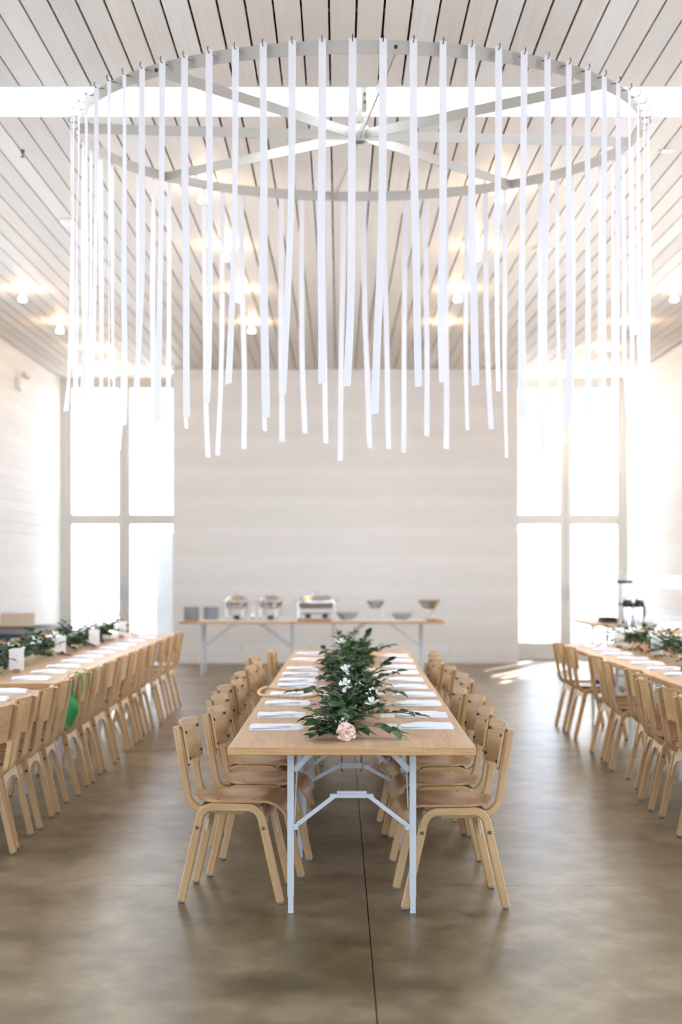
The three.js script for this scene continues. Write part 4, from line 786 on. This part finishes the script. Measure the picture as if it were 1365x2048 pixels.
  part('bowl', lathe([[0, 0.004], [0.06, 0.004], [0.075, 0], [0.1, 0.03], [0.13, 0.055], [0.126, 0.057], [0.095, 0.034], [0.07, 0.008], [0, 0.008]], 28).scale(0.75, 1, 1), mats.brushed, dish); part('rim', new THREE.TorusGeometry(0.128, 0.004, 6, 40).rotateX(Math.PI / 2).scale(0.75, 1, 1).translate(0, 0.056, 0), mats.chrome, dish);
  const tray = thing('serving_tray', 'dark wooden tray on the farther drinks table', 'tray', [3.62, NT, -20.15]);
  part('bottom', box(-0.1, 0.1, 0, 0.01, -0.22, 0.22), M({ color: srgb(58, 40, 30), roughness: 0.6 }), tray); part('side', merge([box(-0.1, -0.09, 0.01, 0.07, -0.22, 0.22), box(0.09, 0.1, 0.01, 0.07, -0.22, 0.22), box(-0.09, 0.09, 0.01, 0.07, 0.21, 0.22), box(-0.09, 0.09, 0.01, 0.07, -0.22, -0.21)]), M({ color: srgb(50, 34, 26), roughness: 0.6 }), tray);
  const cl = thing('cloth_stack', 'white folded cloths beside the dark tray', 'cloth', [3.92, NT, -20.0]);
  for (let k = 0; k < 5; k++) part('sheet', new RoundedBoxGeometry(0.26, 0.022, 0.3, 2, 0.008).translate(0.004 * J(k, 61), 0.011 + k * 0.0225, 0), mats.cloth, cl);
  const bb = thing('blue_bag', 'small blue fabric bag on a chair of the right table row', 'bag', [2.3, 0.462, -13.27], 0.2); bb.scale.setScalar(0.5);
  const rg = (w, d, y) => { const o = []; for (let k = 0; k < 16; k++) { const a = k / 16 * 6.283; o.push(V(w * Math.sign(Math.cos(a)) * Math.pow(Math.abs(Math.cos(a)), 0.5), y, d * Math.sign(Math.sin(a)) * Math.pow(Math.abs(Math.sin(a)), 0.5))); } return o; };
  part('body', loft([rg(0.12, 0.09, 0.002), rg(0.14, 0.1, 0.06), rg(0.135, 0.09, 0.22), rg(0.12, 0.05, 0.32), rg(0.11, 0.02, 0.35)], 0.9), mats.blueBag, bb); part('strap', tube([V(-0.06, 0.34, 0), V(-0.05, 0.43, 0.01), V(0.05, 0.43, 0.01), V(0.06, 0.34, 0)], 0.008, 16, 6), mats.blueBag, bb);
}

// ---------------------------------------------------------------- things at the left
{ // green tote bag hung on a chair of the left row
  const t = thing('tote_bag', 'bright green tote bag hanging over the back of a left row chair', 'bag', [-1.725, 0, -9.8], 0);
  const n = 10, rings = []; for (let i = 0; i <= n; i++) { const s = i / n, y = 0.70 - 0.24 * s, w = 0.17 + 0.05 * s + 0.008 * Math.sin(s * 9), th = 0.008 + 0.055 * Math.sin(Math.min(1, s * 1.1) * Math.PI * 0.85), o = []; for (let k = 0; k < 18; k++) { const a = k / 18 * 6.283; o.push(V(-0.05 + th * Math.cos(a) * (1 + 0.2 * Math.sin(a * 3 + s * 4)), y, w * Math.sin(a))); } rings.push(o); }
  part('body', loft(rings, 0.9), mats.greenBag, t);
  for (const sd of [-1, 1]) part('strap', loft([[-0.05, 0.69], [-0.045, 0.76], [-0.015, 0.808], [0.02, 0.816], [0.055, 0.805], [0.065, 0.75], [0.06, 0.68]].map(([x, y], k) => { const z = (sd > 0 ? 0.12 : -0.19) - 0.004 * k * sd; return [V(x, y, z - 0.013), V(x, y, z + 0.013), V(x + 0.004, y + 0.003, z + 0.013), V(x + 0.004, y + 0.003, z - 0.013)]; }), 0.5), mats.greenBag, t);
}
{ // dark covered table against the left wall
  const t = thing('covered_table', 'side table under a glossy dark blue cover against the left wall', 'table', [-3.9, 0, -18.1]);
  const w = 0.42, l = 1.35, h = 0.74;
  for (const sx of [-1, 1]) for (const sz of [-1, 1]) part('leg', box(sx * (w - 0.06) - 0.02, sx * (w - 0.06) + 0.02, 0, h - 0.03, sz * (l - 0.1) - 0.02, sz * (l - 0.1) + 0.02), mats.black, t);
  part('tabletop', box(-w, w, h - 0.03, h, -l, l), mats.black, t);
  const nx = 16, nz = 40, pos = [], idx = [], uv = []; // draped sheet
  for (let i = 0; i <= nx; i++) for (let j = 0; j <= nz; j++) {
    const u = (i / nx - 0.5) * 2 * (w + 0.22), v = (j / nz - 0.5) * 2 * (l + 0.26), ox = Math.max(0, Math.abs(u) - w - 0.006), oz = Math.max(0, Math.abs(v) - l - 0.006), o = Math.hypot(ox, oz);
    const x = Math.sign(u) * Math.min(Math.abs(u), w + 0.008 + 0.12 * ox), z = Math.sign(v) * Math.min(Math.abs(v), l + 0.008 + 0.12 * oz + 0.02 * Math.sin(u * 30) * Math.min(1, oz * 8));
    pos.push(x + 0.015 * Math.sin(v * 22) * Math.min(1, ox * 8) * Math.sign(u), h + 0.004 - o + 0.0025 * (1 + Math.sin(u * 14 + v * 5)), z); uv.push(u, v);
  }
  for (let i = 0; i < nx; i++) for (let j = 0; j < nz; j++) { const a = i * (nz + 1) + j; idx.push(a, a + 1, a + nz + 1, a + 1, a + nz + 2, a + nz + 1); }
  const g = new THREE.BufferGeometry(); g.setAttribute('position', new THREE.Float32BufferAttribute(pos, 3)); g.setAttribute('uv', new THREE.Float32BufferAttribute(uv, 2)); g.setIndex(idx); g.computeVertexNormals();
  part('cover', g, mats.navy, t);
  const b = thing('cardboard_box', 'pale cardboard box on the dark covered table at the left wall', 'box', [-4.05, h + 0.011, -18.9], 0.1);
  part('body', box(-0.2, 0.2, 0, 0.16, -0.15, 0.15), M({ color: srgb(214, 190, 166), roughness: 0.85 }), b); part('flap', merge([box(-0.2, 0.2, 0.1605, 0.163, 0.005, 0.16), box(-0.2, 0.2, 0.1605, 0.163, -0.16, -0.005)]), M({ color: srgb(220, 198, 176), roughness: 0.85 }), b); part('tape', box(-0.2, 0.2, 0.1632, 0.1636, -0.03, 0.03), mats.paper, b);
}

renderer.render(scene, camera);
